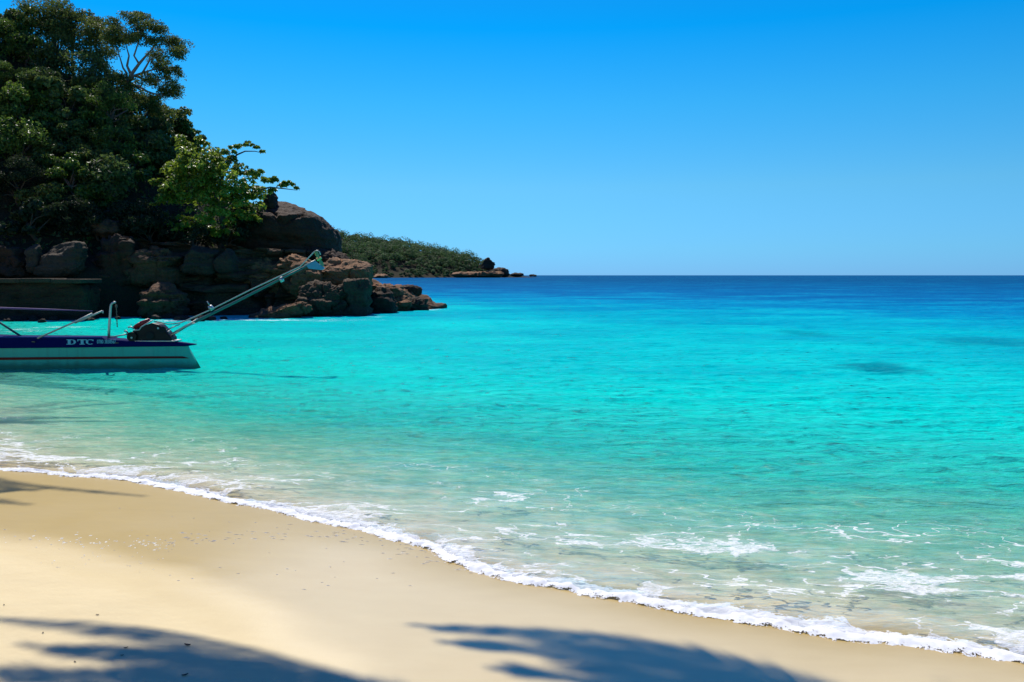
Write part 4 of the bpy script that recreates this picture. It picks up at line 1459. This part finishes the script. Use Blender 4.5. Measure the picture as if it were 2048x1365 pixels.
def palm(label, base, crown_shadow, zg, zc, tips, seed, trunk_mid=None):
    """tips: shadow end points on the ground with sideways bow; crown at height zc"""
    rng = np.random.default_rng(seed)
    top = lift(crown_shadow[0], crown_shadow[1], zg, zc)
    base = Vector(base)
    root = empty("coconut_palm", base)
    mid = trunk_mid or (base.lerp(top, .5) + Vector((0, 0, -1.2)))
    b = MB()
    pts = []
    for t in np.linspace(0, 1, 26):
        pts.append(base * (1 - t) ** 2 + mid * 2 * t * (1 - t) + top * t * t)
    b.tube(pts, [.19 - .09 * t + .02 * (i % 2) + (.12 * math.exp(-t * 14)) for i, t in enumerate(np.linspace(0, 1, 26))], 12)
    sub(root, "trunk", b.mesh("trunk", M['bark_pale'], True))
    for tip in tips:
        dz, ll, far = tip[1:4]
        ctl = np.array([(crown_shadow[0], crown_shadow[1], zg)] + [tuple(p) if len(p) == 3 else (p[0], p[1], zg) for p in tip[0]])
        if len(ctl) == 2: ctl = np.array([ctl[0], ctl[0] * .66 + ctl[1] * .34, ctl[0] * .33 + ctl[1] * .67, ctl[1]])
        cl = np.concatenate([[0], np.cumsum(np.linalg.norm(np.diff(ctl, axis=0), axis=1))])
        cl /= cl[-1]
        q = np.linspace(0, 1, 24)
        cx_, cy_, cz_ = (np.interp(q, cl, ctl[:, i_]) for i_ in range(3))
        for _ in range(6):
            cx_[1:-1] = (cx_[:-2] + 2 * cx_[1:-1] + cx_[2:]) / 4
            cy_[1:-1] = (cy_[:-2] + 2 * cy_[1:-1] + cy_[2:]) / 4
        path = [lift(a_, b_, c_, zc + .9 * math.sin(math.pi * min(1, t * 1.15) * .8) - dz * t * t) for a_, b_, c_, t in zip(cx_, cy_, cz_, q)]
        V, Fq = frond(path, rng, ll=ll, far=far)
        fr_ = np_mesh("frond", np.array([v[:] for v in V]), np.array(Fq), M['palm'], False, {"shade": rng.uniform(.1, .9, len(Fq))})
        fo = sub(root, "frond", fr_)
        b = MB().tube(path, [.045 - .036 * t for t in np.linspace(0, 1, 24)], 6)
        st_ = bpy.data.objects.new("midrib", b.mesh("midrib", M['palm'], True))
        COL.objects.link(st_); st_.parent = fo
    return tag(root, label, "palm", "coconut palms above the beach")


cs1 = (2.3, 2.7)
tips1 = [(sand_pts((1800, 1440), (1600, 1366), (1350, 1301), (1100, 1264), (820, 1249)), 1.2, .95, .35),
         (sand_pts((1680, 1440), (1400, 1368), (1180, 1318), (1000, 1292), (880, 1284)), 1.5, .85, .7),
         (sand_pts((1560, 1450), (1300, 1390), (1120, 1352), (985, 1338)), 1.5, .8, .8),
         (sand_pts((1100, 1480), (780, 1374), (640, 1336), (540, 1308), (400, 1270), (240, 1246), (-60, 1233)), 1.5, 1.1, .06),
         (sand_pts((1000, 1500), (640, 1390), (440, 1345), (200, 1300), (40, 1288)), 1.5, .9, .6),
         (sand_pts((1060, 1500), (720, 1385), (560, 1345), (360, 1310), (180, 1296)), 1.4, .8, .5),
         (sand_pts((1000, 1540), (640, 1420), (420, 1372), (160, 1340)), 1.4, .9, .8),
         (sand_pts((900, 1540), (500, 1430), (240, 1370), (-60, 1330)), 1.6, .9, .8),
         (sand_pts((1000, 1560), (560, 1480), (200, 1420)), 1.6, .9, .8),
         ([(.2, .6)], 1.6, .9, 1), ([(2.5, -.8)], 1.8, .9, 1), ([(5.6, .4)], 1.8, .9, 1), ([(6.6, 2.6)], 1.7, .9, 1)]
palm("tall coconut palm leaning over the beach whose fronds shade the front sand", (9.5, 5.0, .6), cs1, .25, 9.5, tips1, 5, trunk_mid=Vector((9.0, 8.5, 5.5)))
cs2 = (-10.6, 12.4)
gC, gD, gE = ground(292, 988, .05), ground(75, 985, .05), ground(250, 806, 0)
tips2 = [(sand_pts((-240, 1010), (-80, 985), (90, 978)), 1.5, .8, .9), (sand_pts((-240, 980), (-100, 1000), (60, 1010)), 1.5, .8, .9), ([(-9.8, 14.6)] + [tuple(ground(*p)) for p in ((60, 815), (200, 803))], 1.4, .8, .9), ([(-9.8, 14.0)] + [tuple(ground(*p)) for p in ((-40, 830), (110, 826))], 1.4, .8, .9), ([(-8.2, 11.3), (gC.x - 1.3, gC.y + .25), (gC.x, gC.y)], 1.5, .32, .6), ([(-8.6, 10.9), (gD.x, gD.y)], 1.6, .7, .8), ([(-9.6, 15.0), (gE.x, gE.y)], 1.4, .5, .8), ([(-13, 15.5)], 1.5, .9, 1), ([(-14, 11)], 1.6, .9, 1), ([(-10.5, 8.6)], 1.6, .9, 1)]
palm("coconut palm left of the photo whose fronds shade the foamy shallows", (-17.5, 14, .6), cs2, .1, 12.5, tips2, 9, trunk_mid=Vector((-18, 19, 8)))

# ------------------------------------------------------------------ bits of debris on the dry sand
M['debris'] = paint("dry_leaf_brown", (.05, .03, .02), .8)
for i, (lab, px, py, s0) in enumerate([("curled dark dry leaf lying at the edge of the left palm shadow", 375, 1292, .035), ("small dark leaf scrap in the left palm shadow, below the two pale streaks", 252, 1297, .02), ("dark bit of husk on the pale sand near the left edge", 195, 1231, .018), ("dark speck of husk left of the other specks on the pale sand", 86, 1267, .014), ("small bent twig in the left palm shadow near the bottom edge", 370, 1352, .03), ("dark crumb of bark in the shadow at the bottom left", 150, 1325, .014), ("thin dark scrap in the shadow just below the small leaf scrap", 244, 1312, .016), ("tiny dark chip on sunlit sand at the left edge", 8, 1211, .013)]):
    g = on_beach(px, py)
    s = s0 * .62
    b = MB()
    a = rng.uniform(0, 3)
    u, w_ = Vector((math.cos(a), math.sin(a), 0)), Vector((-math.sin(a), math.cos(a), 0))
    rows_ = []
    for t in np.linspace(-1, 1, 7):
        wd = s * .45 * (1 - abs(t) ** 2.2) + .001
        for q in (-1, 0, 1):
            rows_.append(g + u * t * s + w_ * q * wd + Vector((0, 0, .3 * s * t * t + .25 * s * abs(q) + .002)))
    fs = [(i_ * 3 + j, i_ * 3 + j + 1, i_ * 3 + j + 4, i_ * 3 + j + 3) for i_ in range(6) for j in range(2)]
    b.add(rows_, fs)
    o = link("dry_leaf", b.mesh("dry_leaf", M['debris'], True))
    tag(o, lab, "debris", "dark debris on the sand")
